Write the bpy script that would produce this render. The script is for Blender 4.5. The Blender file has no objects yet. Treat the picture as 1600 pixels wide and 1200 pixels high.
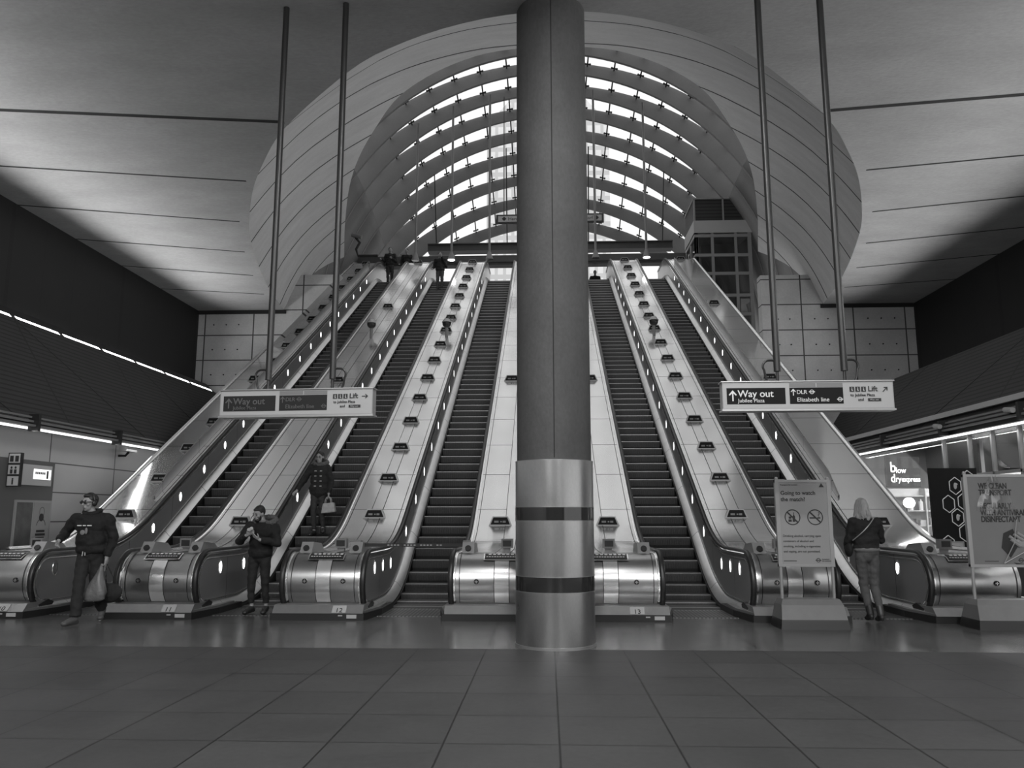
import bpy, bmesh, math, random
from mathutils import Vector, Matrix, noise
PI = math.pi
rnd = random.Random(7)
SC = bpy.context.scene
COL = SC.collection
# ------------------------------------------------------------------ camera
F_PX, PITCH, YAW = 1264.0, math.radians(9.25), math.radians(2.46)
cam_d = bpy.data.cameras.new('camera'); cam = bpy.data.objects.new('camera', cam_d); COL.objects.link(cam)
cam_d.sensor_fit = 'HORIZONTAL'; cam_d.sensor_width = 36.0; cam_d.lens = 36.0 * F_PX / 1600.0
cam_d.clip_end = 600
cam.location = (-0.12, 0, 1.45); cam.rotation_euler = (PI / 2 + PITCH, 0, YAW)
SC.camera = cam
# ------------------------------------------------------------------ world, light, exposure
SC.view_settings.view_transform = 'Standard'; SC.view_settings.look = 'None'
SC.view_settings.exposure = 0.0; SC.view_settings.gamma = 1.0; SC.view_settings.use_curve_mapping = False
W = bpy.data.worlds.new('sky'); SC.world = W; W.use_nodes = True
nt = W.node_tree; bg = nt.nodes['Background']
tc = nt.nodes.new('ShaderNodeTexCoord'); nz = nt.nodes.new('ShaderNodeTexNoise'); nz.inputs['Scale'].default_value = 2.2
nz.inputs['Detail'].default_value = 5
rp = nt.nodes.new('ShaderNodeValToRGB')
rp.color_ramp.elements[0].position = .3; rp.color_ramp.elements[0].color = (.80, .80, .80, 1)
rp.color_ramp.elements[1].position = .75; rp.color_ramp.elements[1].color = (.93, .93, .93, 1)
nt.links.new(tc.outputs['Generated'], nz.inputs['Vector']); nt.links.new(nz.outputs['Fac'], rp.inputs['Fac'])
nt.links.new(rp.outputs['Color'], bg.inputs['Color']); bg.inputs['Strength'].default_value = 1.3
def area(name, loc, size, rot, power, shape='RECTANGLE'):
    l = bpy.data.lights.new(name, 'AREA'); l.shape = shape; l.size = size[0]; l.size_y = size[1]; l.energy = power
    if name == 'cove_light': l.spread = math.radians(125)
    o = bpy.data.objects.new(name, l); COL.objects.link(o); o.location = loc; o.rotation_euler = rot; return o
# uplights lying in the coves on top of both mesh canopies, wash the ceiling
area('cove_light', (-10.93, 9.0, 5.3), (.28, 28), (PI, math.radians(70), 0), 1350)
area('cove_light', (9.8, 9.0, 5.12), (.9, 28), (PI, math.radians(-66), 0), 760)
# unseen fill lights added under the ceiling to brighten the hall
for yy in (-9.5, -5.5, -1.5):
    area('hall_fill_light', (-4.6, yy, 7.7), (1.6, .5), (math.radians(12), 0, 0), 480)
    area('hall_fill_light', (4.6, yy, 7.7), (1.6, .5), (math.radians(12), 0, 0), 480)
area('hall_fill_light', (0, 5.0, 7.72), (.5, 2.6), (0, 0, 0), 420)
# shop light behind the glass on the right
area('shop_lamp', (9.6, 17.5, 3.35), (1.6, 6), (0, 0, 0), 420)
# light slots above the lower walls
area('slot_light', (-8.95, 9, 2.86), (.12, 24), (0, math.radians(-28), 0), 55)
area('slot_light', (7.72, 9, 2.9), (.08, 24), (0, 0, 0), 70)

# ------------------------------------------------------------------ materials (the photograph is monochrome)
MATS = {}
def mth(nt, op, a, b=None, c=None):
    n = nt.nodes.new('ShaderNodeMath'); n.operation = op
    for i, v in enumerate((a, b, c)):
        if v is None: continue
        if isinstance(v, (int, float)): n.inputs[i].default_value = v
        else: nt.links.new(v, n.inputs[i])
    return n.outputs[0]
def line(nt, coord, period, width, offset=0.0):      # 1 on a joint line, 0 elsewhere
    v = mth(nt, 'ADD', coord, -offset)
    v = mth(nt, 'FLOORED_MODULO', v, period)
    v = mth(nt, 'SUBTRACT', v, period / 2)
    v = mth(nt, 'ABSOLUTE', v)
    return mth(nt, 'GREATER_THAN', v, period / 2 - width / 2)
def mat(name, g, rough=.6, metal=0, var=.0, vscale=3, emis=0, bump=0, bscale=60, stretch=(1, 1, 1), lines=(), lcol=.02, spec=.5, coat=0, rvar=0, fine=0, tiles=None):
    """g = linear grey. var = amount of blotchy variation. lines = [(axis, period, width, offset)]"""
    if name in MATS: return MATS[name]
    m = bpy.data.materials.new(name); m.use_nodes = True; n = m.node_tree; p = n.nodes['Principled BSDF']
    p.inputs['Roughness'].default_value = rough; p.inputs['Metallic'].default_value = metal
    p.inputs['Specular IOR Level'].default_value = spec
    if coat: p.inputs['Coat Weight'].default_value = coat; p.inputs['Coat Roughness'].default_value = .12
    p.inputs['Base Color'].default_value = (g, g, g, 1)
    t = n.nodes.new('ShaderNodeTexCoord'); mp = n.nodes.new('ShaderNodeMapping'); mp.inputs['Scale'].default_value = stretch
    n.links.new(t.outputs['Object'], mp.inputs['Vector'])
    val = None
    if var:
        a = n.nodes.new('ShaderNodeTexNoise'); a.inputs['Scale'].default_value = vscale; a.inputs['Detail'].default_value = 8; a.inputs['Roughness'].default_value = .62
        n.links.new(mp.outputs[0], a.inputs['Vector'])
        val = mth(n, 'MULTIPLY_ADD', a.outputs['Fac'], 2 * var * g, g * (1 - var))
        if fine:
            b = n.nodes.new('ShaderNodeTexNoise'); b.inputs['Scale'].default_value = vscale * 14; b.inputs['Detail'].default_value = 3
            n.links.new(mp.outputs[0], b.inputs['Vector'])
            val = mth(n, 'MULTIPLY', val, mth(n, 'MULTIPLY_ADD', b.outputs['Fac'], 2 * fine, 1 - fine))
        if rvar:
            n.links.new(mth(n, 'MULTIPLY_ADD', a.outputs['Fac'], rvar * 2, rough - rvar), p.inputs['Roughness'])
    if tiles:
        sp2 = n.nodes.new('ShaderNodeSeparateXYZ'); n.links.new(t.outputs['Object'], sp2.inputs[0])
        cx_ = n.nodes.new('ShaderNodeCombineXYZ')
        for i, ax in enumerate('XY'): n.links.new(mth(n, 'FLOOR', mth(n, 'DIVIDE', mth(n, 'ADD', sp2.outputs[ax], -tiles[i+1]), tiles[0])), cx_.inputs[i])
        wn = n.nodes.new('ShaderNodeTexWhiteNoise'); n.links.new(cx_.outputs[0], wn.inputs['Vector'])
        val = mth(n, 'MULTIPLY', val, mth(n, 'MULTIPLY_ADD', wn.outputs['Value'], .22, .89))
    if lines:
        sp = n.nodes.new('ShaderNodeSeparateXYZ'); n.links.new(t.outputs['Object'], sp.inputs[0])
        L = None
        for ax, per, wd, off in lines:
            l = line(n, sp.outputs['XYZ'.index(ax)], per, wd, off)
            L = l if L is None else mth(n, 'MAXIMUM', L, l)
        base = val if val is not None else g
        inv = mth(n, 'SUBTRACT', 1.0, L)
        val = mth(n, 'ADD', mth(n, 'MULTIPLY', inv, base), mth(n, 'MULTIPLY', L, lcol))
    if val is not None:
        cb = n.nodes.new('ShaderNodeCombineColor')
        for i in range(3): n.links.new(val, cb.inputs[i])
        n.links.new(cb.outputs[0], p.inputs['Base Color'])
    if bump:
        a = n.nodes.new('ShaderNodeTexNoise'); a.inputs['Scale'].default_value = bscale; a.inputs['Detail'].default_value = 4
        n.links.new(mp.outputs[0], a.inputs['Vector'])
        b = n.nodes.new('ShaderNodeBump'); b.inputs['Strength'].default_value = bump; b.inputs['Distance'].default_value = .02
        n.links.new(a.outputs['Fac'], b.inputs['Height']); n.links.new(b.outputs[0], p.inputs['Normal'])
    if emis:
        p.inputs['Emission Color'].default_value = (1, 1, 1, 1); p.inputs['Emission Strength'].default_value = emis
    MATS[name] = m; return m
def glass_mat(name, tint=.97, gloss=.08):
    m = bpy.data.materials.new(name); m.use_nodes = True; n = m.node_tree; n.nodes.clear()
    o = n.nodes.new('ShaderNodeOutputMaterial'); tr = n.nodes.new('ShaderNodeBsdfTransparent'); gl = n.nodes.new('ShaderNodeBsdfGlossy')
    tr.inputs[0].default_value = (tint, tint, tint, 1); gl.inputs['Roughness'].default_value = .35 if 'film' in name else .02; gl.inputs[0].default_value = (.8, .8, .8, 1)
    mx = n.nodes.new('ShaderNodeMixShader'); fr = n.nodes.new('ShaderNodeLayerWeight'); fr.inputs[0].default_value = .5
    n.links.new(mth(n, 'MULTIPLY_ADD', mth(n, 'POWER', fr.outputs['Facing'], 4.0), .55, gloss*.5), mx.inputs[0]); n.links.new(tr.outputs[0], mx.inputs[1]); n.links.new(gl.outputs[0], mx.inputs[2])
    n.links.new(mx.outputs[0], o.inputs[0]); return m
CONC = mat('ceiling_concrete', .30, .85, var=.30, vscale=.8, stretch=(1, 1.8, 1), bump=.25, bscale=14, fine=.14)
GROOVE = mat('groove_dark', .012, .9)
LIPM = mat('board_marked_concrete', .5, .8, var=.22, vscale=1.1, bump=.2, bscale=18, fine=.12, lines=[('Y', 1.9, .075, 14.3)], lcol=.02, stretch=(1, 2.2, 1))
RIBC = mat('canopy_concrete', .17, .75, var=.16, vscale=.9, fine=.06)
RIMM = mat('rim_concrete', .34, .7, var=.1, vscale=2)
BACKC = mat('panel_concrete', .40, .8, var=.28, vscale=1.3, fine=.12, bump=.15, bscale=25, lines=[('X', 1.55, .04, 7.72), ('Z', .8, .035, 7.06)], lcol=.05)
DARKW = mat('dark_metal_cladding', .011, .6, metal=.1, var=.25, vscale=.9, lines=[('Y', 1.12, .018, 15.5), ('Y', 4.4, .12, 15.5)], lcol=.006)
MESH = mat('woven_metal_mesh', .035, .6, metal=.4, var=.3, vscale=1.5, lines=[('Y', 3.6, .05, .4), ('Z', .09, .03, 0)], lcol=.012)
LIGHTW = mat('pale_wall_panel', .34, .4, var=.10, vscale=.8, lines=[('Y', 2.27, .03, 14.6), ('Z', .54, .022, .26)], lcol=.05)
FLOOR = mat('granite_floor', .036, .5, var=.4, vscale=1.4, fine=.3, tiles=(.75, .7, 9.25), lines=[('X', .75, .014, .70), ('Y', .75, .014, 9.25)], lcol=.006, rvar=.09, spec=.35)
FLOORS = mat('worn_polished_floor', .075, .24, var=.3, vscale=1.2, fine=.15, lines=[('X', 1.5, .016, .70), ('Y', 1.5, .012, 9.25)], lcol=.01, rvar=.08, spec=.6)
STEEL = mat('brushed_steel', .44, .29, metal=1, var=.14, vscale=3, stretch=(1, .25, 1), rvar=.02, fine=.05)
DECKM = mat('deck_steel', .86, .15, metal=.8, var=.12, vscale=.9, stretch=(1, .5, 1), rvar=.02, lines=[('Y', 1.25, .016, .55)], lcol=.12)
STRIP = mat('deck_strip_steel', .84, .2, metal=.8, var=.1, vscale=3)
PANELM = mat('side_panel_steel', .30, .32, metal=.55, var=.15, vscale=1.6, stretch=(1, .5, 1), rvar=.07, lines=[('Y', 1.6, .012, 13.0)], lcol=.03)
TRIM = mat('bright_trim', .85, .22, metal=1)
SKIRT = mat('skirt_steel', .62, .3, metal=1, var=.15, vscale=4, lines=[('Y', 1.6, .014, 12.7)], lcol=.2)
PLINTH = mat('plinth_steel', .36, .38, metal=.8, var=.2, vscale=5)
RUBBER = mat('black_rubber', .012, .38, spec=.5)
BLACK = mat('black_paint', .012, .45)
STEPM = mat('step_metal', .07, .5, metal=.55, var=.5, vscale=30, stretch=(3, 1, .5))
TREAD = mat('step_nosing', .30, .4, metal=.8, var=.4, vscale=25)
COMB = mat('comb_plate_metal', .22, .35, metal=.8, var=.2, vscale=8, lines=[('X', .055, .02, 0), ('Y', .45, .02, 0)], lcol=.05)
COLC = mat('column_concrete', .052, .75, var=.5, vscale=2.0, stretch=(1, 1, .6), fine=.28, bump=.15, bscale=40)
CLAD = mat('column_cladding_steel', .42, .3, metal=1, var=.14, vscale=4, rvar=.07, fine=.1, stretch=(1, 1, .4))
BANDG = mat('dark_gloss_band', .015, .08, metal=.0, spec=.8)
POLE = mat('pole_paint', .018, .4)
SIGNF = mat('sign_frame_grey', .28, .4, metal=.4)
SIGNW = mat('sign_pale_face', .34, .5, var=.05)
SIGNB = mat('sign_black_face', .008, .6, spec=.15)
SIGND = mat('sign_dim_face', .022, .6, spec=.15)
TXTW = mat('lettering_white', .62, .5)
TXTD = mat('lettering_dim', .08, .5)
TXTB = mat('lettering_black', .012, .6)
GREYM = mat('mid_grey_paint', .16, .5)
LAMP = mat('lamp_lens', .9, .4, emis=3.2)
LAMPOFF = mat('lamp_lens_off', .28, .2, metal=.6)
TUBE = mat('light_tube', .9, .4, emis=4.0)
TUBES = mat('light_slot', .9, .4, emis=1.5)
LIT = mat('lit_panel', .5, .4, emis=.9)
LITT = mat('lit_lettering', .9, .4, emis=.9)
POSTER = mat('poster_paper', .22, .6, var=.05, vscale=2)
POSTER2 = mat('poster_grey_paper', .13, .45, var=.12, vscale=3)
SHOPW = mat('shop_wall', .42, .6, var=.15, vscale=2)
GLASS = glass_mat('clear_glass'); GLASS2 = glass_mat('lift_glass', .55, .2)
SKIN = mat('skin', .26, .55, var=.08, vscale=12)
HAIRD = mat('dark_hair', .012, .55, var=.3, vscale=60); HAIRB = mat('fair_hair', .22, .5, var=.55, vscale=45, stretch=(1, 1, .12))
CLB = mat('black_cloth', .005, .85, var=.35, vscale=20, bump=.5, bscale=18); CLK = mat('dark_cloth', .010, .85, var=.3, vscale=16, bump=.5, bscale=16)
CLG = mat('grey_denim', .055, .8, var=.3, vscale=22, bump=.3, bscale=20); CLM = mat('mid_cloth', .028, .8, var=.4, vscale=14, bump=.5, bscale=14)
CLL = mat('pale_cloth', .42, .8); SHOE = mat('shoe_leather', .02, .4); SOLE = mat('shoe_sole', .5, .6)
BAGM = mat('plastic_bag', .12, .35, var=.35, vscale=12, bump=.5, bscale=20); BAGL = mat('pale_handbag', .34, .5, var=.4, vscale=16)
FUR = mat('fur_trim', .09, .95, var=.7, vscale=50, bump=1, bscale=60)
TOWER = mat('overexposed_cladding', .9, .5, lines=[('X', 1.6, .6, 0), ('Z', 2.6, .9, 0)], lcol=.66)  # bleached tones put the overexposed glare into the facade colour
PAVE = mat('plaza_paving', .45, .8)
BEAM = mat('beam_grey', .06, .5, var=.25, vscale=2)

# ------------------------------------------------------------------ geometry helper
STANDB = mat('stand_base_paint', .13, .5, var=.2, vscale=6)
class G:
    def __init__(s): s.bm = bmesh.new(); s.mi = 0
    def face(s, pts):
        f = s.bm.faces.new([s.bm.verts.new(p) for p in pts]); f.material_index = s.mi; return f
    def box(s, x0, x1, y0, y1, z0, z1):
        v = [s.bm.verts.new(p) for p in ((x0,y0,z0),(x1,y0,z0),(x1,y1,z0),(x0,y1,z0),(x0,y0,z1),(x1,y0,z1),(x1,y1,z1),(x0,y1,z1))]
        for q in ((0,3,2,1),(4,5,6,7),(0,1,5,4),(1,2,6,5),(2,3,7,6),(3,0,4,7)):
            s.bm.faces.new([v[i] for i in q]).material_index = s.mi
        return s
    def prism(s, poly, ax, a, b):       # poly in the two other axes, extruded along ax from a to b
        def pt(p, t): return {'X': (t, p[0], p[1]), 'Y': (p[0], t, p[1]), 'Z': (p[0], p[1], t)}[ax]
        A = [s.bm.verts.new(pt(p, a)) for p in poly]; B = [s.bm.verts.new(pt(p, b)) for p in poly]; n = len(poly)
        s.bm.faces.new(A).material_index = s.mi; s.bm.faces.new(B[::-1]).material_index = s.mi
        for i in range(n): s.bm.faces.new((A[i], B[i], B[(i+1)%n], A[(i+1)%n])).material_index = s.mi
        return s
    def cyl(s, p0, p1, r0, r1=None, n=20, caps=True):
        r1 = r0 if r1 is None else r1; p0 = Vector(p0); p1 = Vector(p1); d = (p1-p0).normalized()
        u = d.orthogonal().normalized(); w = d.cross(u)
        A = [s.bm.verts.new(p0 + r0*(math.cos(2*PI*i/n)*u + math.sin(2*PI*i/n)*w)) for i in range(n)]
        B = [s.bm.verts.new(p1 + r1*(math.cos(2*PI*i/n)*u + math.sin(2*PI*i/n)*w)) for i in range(n)]
        for i in range(n): s.bm.faces.new((A[i], A[(i+1)%n], B[(i+1)%n], B[i])).material_index = s.mi
        if caps:
            s.bm.faces.new(A[::-1]).material_index = s.mi; s.bm.faces.new(B).material_index = s.mi
        return s
    def tube(s, pts, r, n=8):
        pts = [Vector(p) for p in pts]; rings = []
        u = None
        for i, p in enumerate(pts):
            d = (pts[min(i+1, len(pts)-1)] - pts[max(i-1, 0)]).normalized()
            u = d.orthogonal().normalized() if u is None else (u - d*u.dot(d)).normalized()
            w = d.cross(u)
            rings.append([s.bm.verts.new(p + r*(math.cos(2*PI*k/n)*u + math.sin(2*PI*k/n)*w)) for k in range(n)])
        for a, b in zip(rings, rings[1:]):
            for k in range(n): s.bm.faces.new((a[k], a[(k+1)%n], b[(k+1)%n], b[k])).material_index = s.mi
        s.bm.faces.new(rings[0][::-1]).material_index = s.mi; s.bm.faces.new(rings[-1]).material_index = s.mi
        return s
    def grid(s, rows, closed=False):
        R = [[s.bm.verts.new(p) for p in r] for r in rows]
        for a, b in zip(R, R[1:]):
            n = len(a)
            for k in range(n if closed else n-1): s.bm.faces.new((a[k], a[(k+1)%n], b[(k+1)%n], b[k])).material_index = s.mi
        return R
    def ball(s, c, r, seg=16, rot=None):
        M = Matrix.Translation(c) @ (rot.to_4x4() if rot else Matrix()) @ Matrix.Diagonal((*(r if hasattr(r, '__len__') else (r, r, r)), 1))
        ret = bmesh.ops.create_uvsphere(s.bm, u_segments=seg, v_segments=max(6, seg//2+2), radius=1, matrix=M)
        for v in ret['verts']:
            for f in v.link_faces: f.material_index = s.mi
        return s
    def obj(s, name, m, parent=None, smooth=True, angle=35, kind=None, solid=0):
        me = bpy.data.meshes.new(name)
        if solid:
            bmesh.ops.recalc_face_normals(s.bm, faces=s.bm.faces[:])
        else: bmesh.ops.recalc_face_normals(s.bm, faces=s.bm.faces[:])
        s.bm.to_mesh(me); s.bm.free()
        for q in (m if isinstance(m, (list, tuple)) else [m]): me.materials.append(q)
        if smooth:
            me.polygons.foreach_set('use_smooth', [True]*len(me.polygons)); me.set_sharp_from_angle(angle=math.radians(angle))
        o = bpy.data.objects.new(name, me); COL.objects.link(o)
        if parent:
            o.parent = parent; o.matrix_parent_inverse = Matrix.Translation(-parent.location) if parent.type == 'EMPTY' else Matrix()
        if kind: o['kind'] = kind
        if solid:
            md = o.modifiers.new('thickness', 'SOLIDIFY'); md.thickness = solid; md.offset = 0
        return o
def W3(o):   # world matrix without depsgraph
    return Matrix.Translation(o.location)
def thing(name, label, cat, loc=(0, 0, 0), group=None):
    o = bpy.data.objects.new(name, None); o.empty_display_size = .2; COL.objects.link(o); o.location = loc
    o['label'] = label; o['category'] = cat
    if group: o['group'] = group
    return o
def tag(o, label, cat, group=None):
    o['label'] = label; o['category'] = cat
    if group: o['group'] = group
    return o
def copy_tree(o, parent=None, loc=None):
    c = o.copy(); COL.objects.link(c)
    if parent: c.parent = parent
    if loc is not None: c.location = loc
    for ch in list(o.children): copy_tree(ch, c)
    return c
def text(s, size, x, y, z, m, parent, name='lettering', normal='-Y', extrude=.002, align='LEFT', sx=1.0, rotz=0.0, bold=0.0, pinv=None, tilt=0.0):
    c = bpy.data.curves.new(name, 'FONT'); c.body = s; c.size = size; c.extrude = extrude; c.align_x = align; c.offset = bold
    o = bpy.data.objects.new(name, c); COL.objects.link(o)
    me = bpy.data.meshes.new_from_object(o, depsgraph=bpy.context.evaluated_depsgraph_get())
    bpy.data.objects.remove(o); bpy.data.curves.remove(c)
    R = Matrix.Rotation(PI/2 - tilt, 4, 'X')
    Mx = Matrix.Translation((x, y, z)) @ Matrix.Rotation(rotz, 4, 'Z') @ R @ Matrix.Diagonal((sx, 1, 1, 1))
    me.transform(Mx)
    me.materials.clear(); me.materials.append(m)
    o = bpy.data.objects.new(name, me); COL.objects.link(o)
    if parent:
        o.parent = parent; o.matrix_parent_inverse = Matrix.Translation(-parent.location) if parent.type == 'EMPTY' else Matrix()
    return o
# ------------------------------------------------------------------ escalator profiles
K = math.tan(math.radians(30))
def ramp(Y, yc, b, top, bt):
    """0, then slope K centred on yc (parabolic blend +-b), level again at height top"""
    yt = yc + top / K
    def sp(u, b): return 0 if u < -b else (K*u if u > b else K*(u+b)**2/(4*b))
    return sp(Y-yc, b) - sp(Y-yt, bt)
LAND = 11.95
def zn(Y): return ramp(Y, 14.2, .9, LAND, .9)
def zh(Y): return .94 + ramp(Y, 14.4, .9, LAND+.06, .7)
YS = [12.25] + [12.6+.3*i for i in range(3)] + [13.4+.1*i for i in range(21)] + [15.5+1.0*i for i in range(19)] + [33.9+.1*i for i in range(30)] + [37.5]
NC, NR = (12.25, .50), .44       # newel centre and radius of the handrail
# ------------------------------------------------------------------ floor, ceiling, walls
g = G(); g.face([(-11.1, -12, 0), (11.1, -12, 0), (11.1, 9.25, 0), (-11.1, 9.25, 0)])
g.mi = 1; g.face([(-11.1, 9.25, 0), (11.1, 9.25, 0), (11.1, 24.6, 0), (-11.1, 24.6, 0)])
g.obj('floor', [FLOOR, FLOORS], kind='structure', smooth=False)
OUT = [(0, 9.5), (.8, 9.6), (1.6, 9.88), (2.35, 10.3), (2.75, 10.6), (3.27, 11.12), (4.06, 12.0), (4.65, 12.75), (5.17, 13.6), (5.84, 14.85), (6.47, 16.33), (7.0, 17.8), (7.6, 20.1), (8.04, 22.2), (8.36, 24.4)]
RIM0 = [(0, 13.75), (.7, 13.82), (1.4, 14.02), (2.3, 14.6), (3.16, 15.5), (3.9, 16.8), (4.6, 18.25), (5.26, 20.0), (6.05, 22.7), (6.85, 25.8)]
RIM = [(x*1.058, y*1.058) for x, y in RIM0]; ZR = 10.5; HC = 7.85
def smooth_curve(pts, n):            # Catmull-Rom with even arc-length samples
    P = [Vector(p) for p in pts]; dense = []
    for i in range(len(P)-1):
        p0 = P[i-1] if i else Vector((-P[1].x, P[1].y)); p1, p2 = P[i], P[i+1]; p3 = P[i+2] if i+2 < len(P) else p2*2-p1
        for k in range(12):
            t = k/12; dense.append(.5*((2*p1)+(p2-p0)*t+(2*p0-5*p1+4*p2-p3)*t*t+(3*p1-p0-3*p2+p3)*t**3))
    dense.append(P[-1]); L = [0]
    for a, b in zip(dense, dense[1:]): L.append(L[-1]+(b-a).length)
    out = []
    for k in range(n+1):
        d = L[-1]*k/n; i = max(j for j in range(len(L)) if L[j] <= d+1e-9); i = min(i, len(L)-2)
        f = (d-L[i])/(L[i+1]-L[i]); out.append(dense[i].lerp(dense[i+1], f))
    return out
NO = 60
oc = smooth_curve(OUT, NO); rc = smooth_curve(RIM, NO)
g = G()
g.face([(-11.1, -12, HC), (11.1, -12, HC), (11.1, oc[0].y, HC), (-11.1, oc[0].y, HC)])
for sgn in (-1, 1):
    g.grid([[(sgn*p.x, p.y, HC), (sgn*11.1, p.y, HC)] for p in oc] + [[(sgn*8.36, 24.5, HC), (sgn*11.1, 24.5, HC)]])
g.mi = 1
def groove(xa, ya, xb, yb, w=.07):      # recessed joint in the ceiling: dark reglet
    d = Vector((xb-xa, yb-ya, 0)).normalized(); n_ = Vector((-d.y, d.x, 0))*w/2
    a, b = Vector((xa, ya, HC-.003)), Vector((xb, yb, HC-.003))
    t = Vector((0, 0, .03))
    g.face([a-n_, b-n_, b+n_, a+n_])
SE = [(4.4, 12.28, 11.1, 11.38), (5.9, 14.6, 11.1, 13.55), (6.85, 16.75, 11.1, 15.6), (7.5, 18.8, 11.1, 17.7), (8.0, 20.75, 11.1, 19.75), (8.35, 22.6, 11.1, 21.9)]
for i, (xa, ya, xb, yb) in enumerate(SE):
    for s in (-1, 1): groove(s*xa, ya, s*xb, yb, .10 if i == 0 else .06)
for yy in (9.2, 6.2, 3.2, .2, -3, -6):
    for s in (-1, 1): groove(s*.9 if yy > 9 else s*.6, yy+(.0), s*11.1, yy-.9, .06)
ce = g.obj('ceiling', [CONC, GROOVE], kind='structure', smooth=False)
# the flared concrete mouth between the ceiling and the canopy
g = G(); rows = []
full_o = [Vector((-p.x, p.y)) for p in reversed(oc)] + oc[1:]; full_r = [Vector((-p.x, p.y)) for p in reversed(rc)] + rc[1:]
for po, pr in zip(full_o, full_r):
    row = []
    for k in range(9):
        t = k/8; q = po.lerp(pr, t); bul = .42*math.sin(PI*t)
        dn = (po-pr); dn = dn.normalized() if dn.length > 0 else Vector((0, 0))
        row.append((q.x+dn.x*bul*.6, q.y+dn.y*bul*.6, HC+(ZR-HC)*t+bul*.35))
    rows.append(row)
g.grid(rows)
lip = g.obj('ceiling_mouth', LIPM, angle=60, kind='structure'); lip.name = 'trim_1'
g = G(); g.grid([[(p.x, p.y, ZR), (p.x*1.012, p.y+.05-.0*p.y, ZR+.22), (p.x*1.05, p.y-.3, ZR+.22)] for p in full_r])
o = g.obj('trim_2', RIMM, angle=60, kind='structure')
g = G()
for sgn in (-1, 1): g.grid([[(sgn*p.x*1.05, p.y-.3, ZR+.23), (sgn*13.5, p.y-.3, ZR+.23)] for p in rc])
g.face([(-13.5, 8, ZR+.23), (13.5, 8, ZR+.23), (13.5, rc[0].y-.3, ZR+.23), (-13.5, rc[0].y-.3, ZR+.23)])
g.obj('light_block_slab', PAVE, kind='structure', smooth=False)  # unseen slab added around the rim to stop light leaking in
# back wall with the opening for the escalators
g = G()
g.prism([(6.52, 0), (11.1, 0), (11.1, 7.85), (8.6, 7.85), (8.45, 8.8), (6.52, 8.8)], 'Y', 24.5, 24.9)
g.prism([(-11.1, 0), (-8.86, 0), (-8.86, 6.6), (-6.62, 9.0), (-8.45, 9.0), (-8.6, 7.85), (-11.1, 7.85)], 'Y', 24.5, 24.9)
g.mi = 1
for s in (-1, 1):
    g.box(min(s*8.3, s*11.1), max(s*8.3, s*11.1), 24.42, 24.5, 7.74, 7.85)
for xx in (7.0, 7.35, 8.1, 8.5, 8.9, 9.7, 10.1, 10.5, -9.8, -10.2, -10.6):
    for zz in (5.8, 6.6, 7.4): g.cyl((xx, 24.48, zz), (xx, 24.5, zz), .022, n=8)
g.obj('wall_back', [BACKC, GROOVE], kind='structure', smooth=False)
# upper side walls (dark metal) and ledge behind the mesh canopies
for s, nm, zb in ((-1, 'wall_left', 5.15), (1, 'wall_right', 4.9)):
    g = G(); g.box(min(s*11.1, s*11.3), max(s*11.1, s*11.3), -12, 24.5, zb, HC); g.obj(nm, DARKW, kind='structure', smooth=False)
g = G(); g.box(-11.1, 11.1, -12.2, -12, 0, HC); g.obj('wall_front', mat('rear_wall', .12, .7), kind='structure', smooth=False)
def mesh_canopy(s, xt, zt, xb, zb, lb):
    t = thing('mesh_canopy', lb, 'canopy', (s*xt, 6, zt))
    g = G(); g.prism([(s*xt, zt), (s*xb, zb), (s*xb, zb-.03), (s*(xt+.04), zt-.04)], 'Y', -12, 24.45); g.obj('mesh_panel', MESH, t, smooth=False)
    # bracing lines of the mesh seen as raised seams
    for k in range(-2, 5):
        y0 = k*4.6+1.0
        g = G(); g.tube([(s*(xt-.01), y0, zt-.02), (s*(xb-.01), y0+3.2, zb-.01)], .009, 6); g.obj('seam', BLACK, t)
    g = G()
    for k in range(3):
        g = G(); g.box(min(s*(xb-.03-.04*k), s*(xb-.08-.04*k)), max(s*(xb-.03-.04*k), s*(xb-.08-.04*k)), -12, 24.4, zb+.10-.075*k, zb+.135-.075*k); g.obj('gutter_rail', GREYM, t, smooth=False)
    for yy in (10.8, 13.4, 16.1, 18.9, 21.5):
        g = G(); g.box(min(s*(xb-.02), s*(xb-.2)), max(s*(xb-.02), s*(xb-.2)), yy, yy+.07, zb-.12, zb+.17); g.obj('bracket', BLACK, t, smooth=False)
    g = G(); g.box(min(s*xb, s*(xb+.55)), max(s*xb, s*(xb+.55)), -12, 24.4, zb-.02, zb+.06); g.obj('soffit', BLACK, t, smooth=False)
    return t
ml = mesh_canopy(-1, 10.4, 5.23, 9.0, 3.0, 'dark woven metal mesh canopy sloping above the pale wall on the left')
mr = mesh_canopy(1, 9.0, 5.0, 7.75, 3.12, 'dark woven metal mesh canopy sloping above the shop on the right')
# the bright double light strip along the left canopy's top edge
t = thing('light_strip', 'long double fluorescent light strip along the top edge of the left mesh canopy', 'light', (-10.45, 6, 5.2))
g = G()
k = -12.0
while k < 24.2:
    for x0, z0 in ((-10.41, 5.225), (-10.56, 5.36)):
        g.face([(x0, k+.08, z0), (x0, k+1.5, z0), (x0-.075, k+1.5, z0+.075), (x0-.075, k+.08, z0+.075)])
    k += 1.58
g.obj('tube', TUBE, t, smooth=False)
g = G(); g.prism([(-10.38, 5.19), (-10.7, 5.5), (-10.76, 5.48), (-10.5, 5.19)], 'Y', -12, 24.45); g.obj('housing', BLACK, t, smooth=False)
g = G(); g.box(9.0, 11.1, -12, 24.45, 4.86, 4.92); g.obj('trim_3', GREYM, kind='structure', smooth=False)
g = G(); g.box(-11.1, -10.5, -12, 24.45, 5.1, 5.14); g.obj('trim_4', GREYM, kind='structure', smooth=False)
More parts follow.
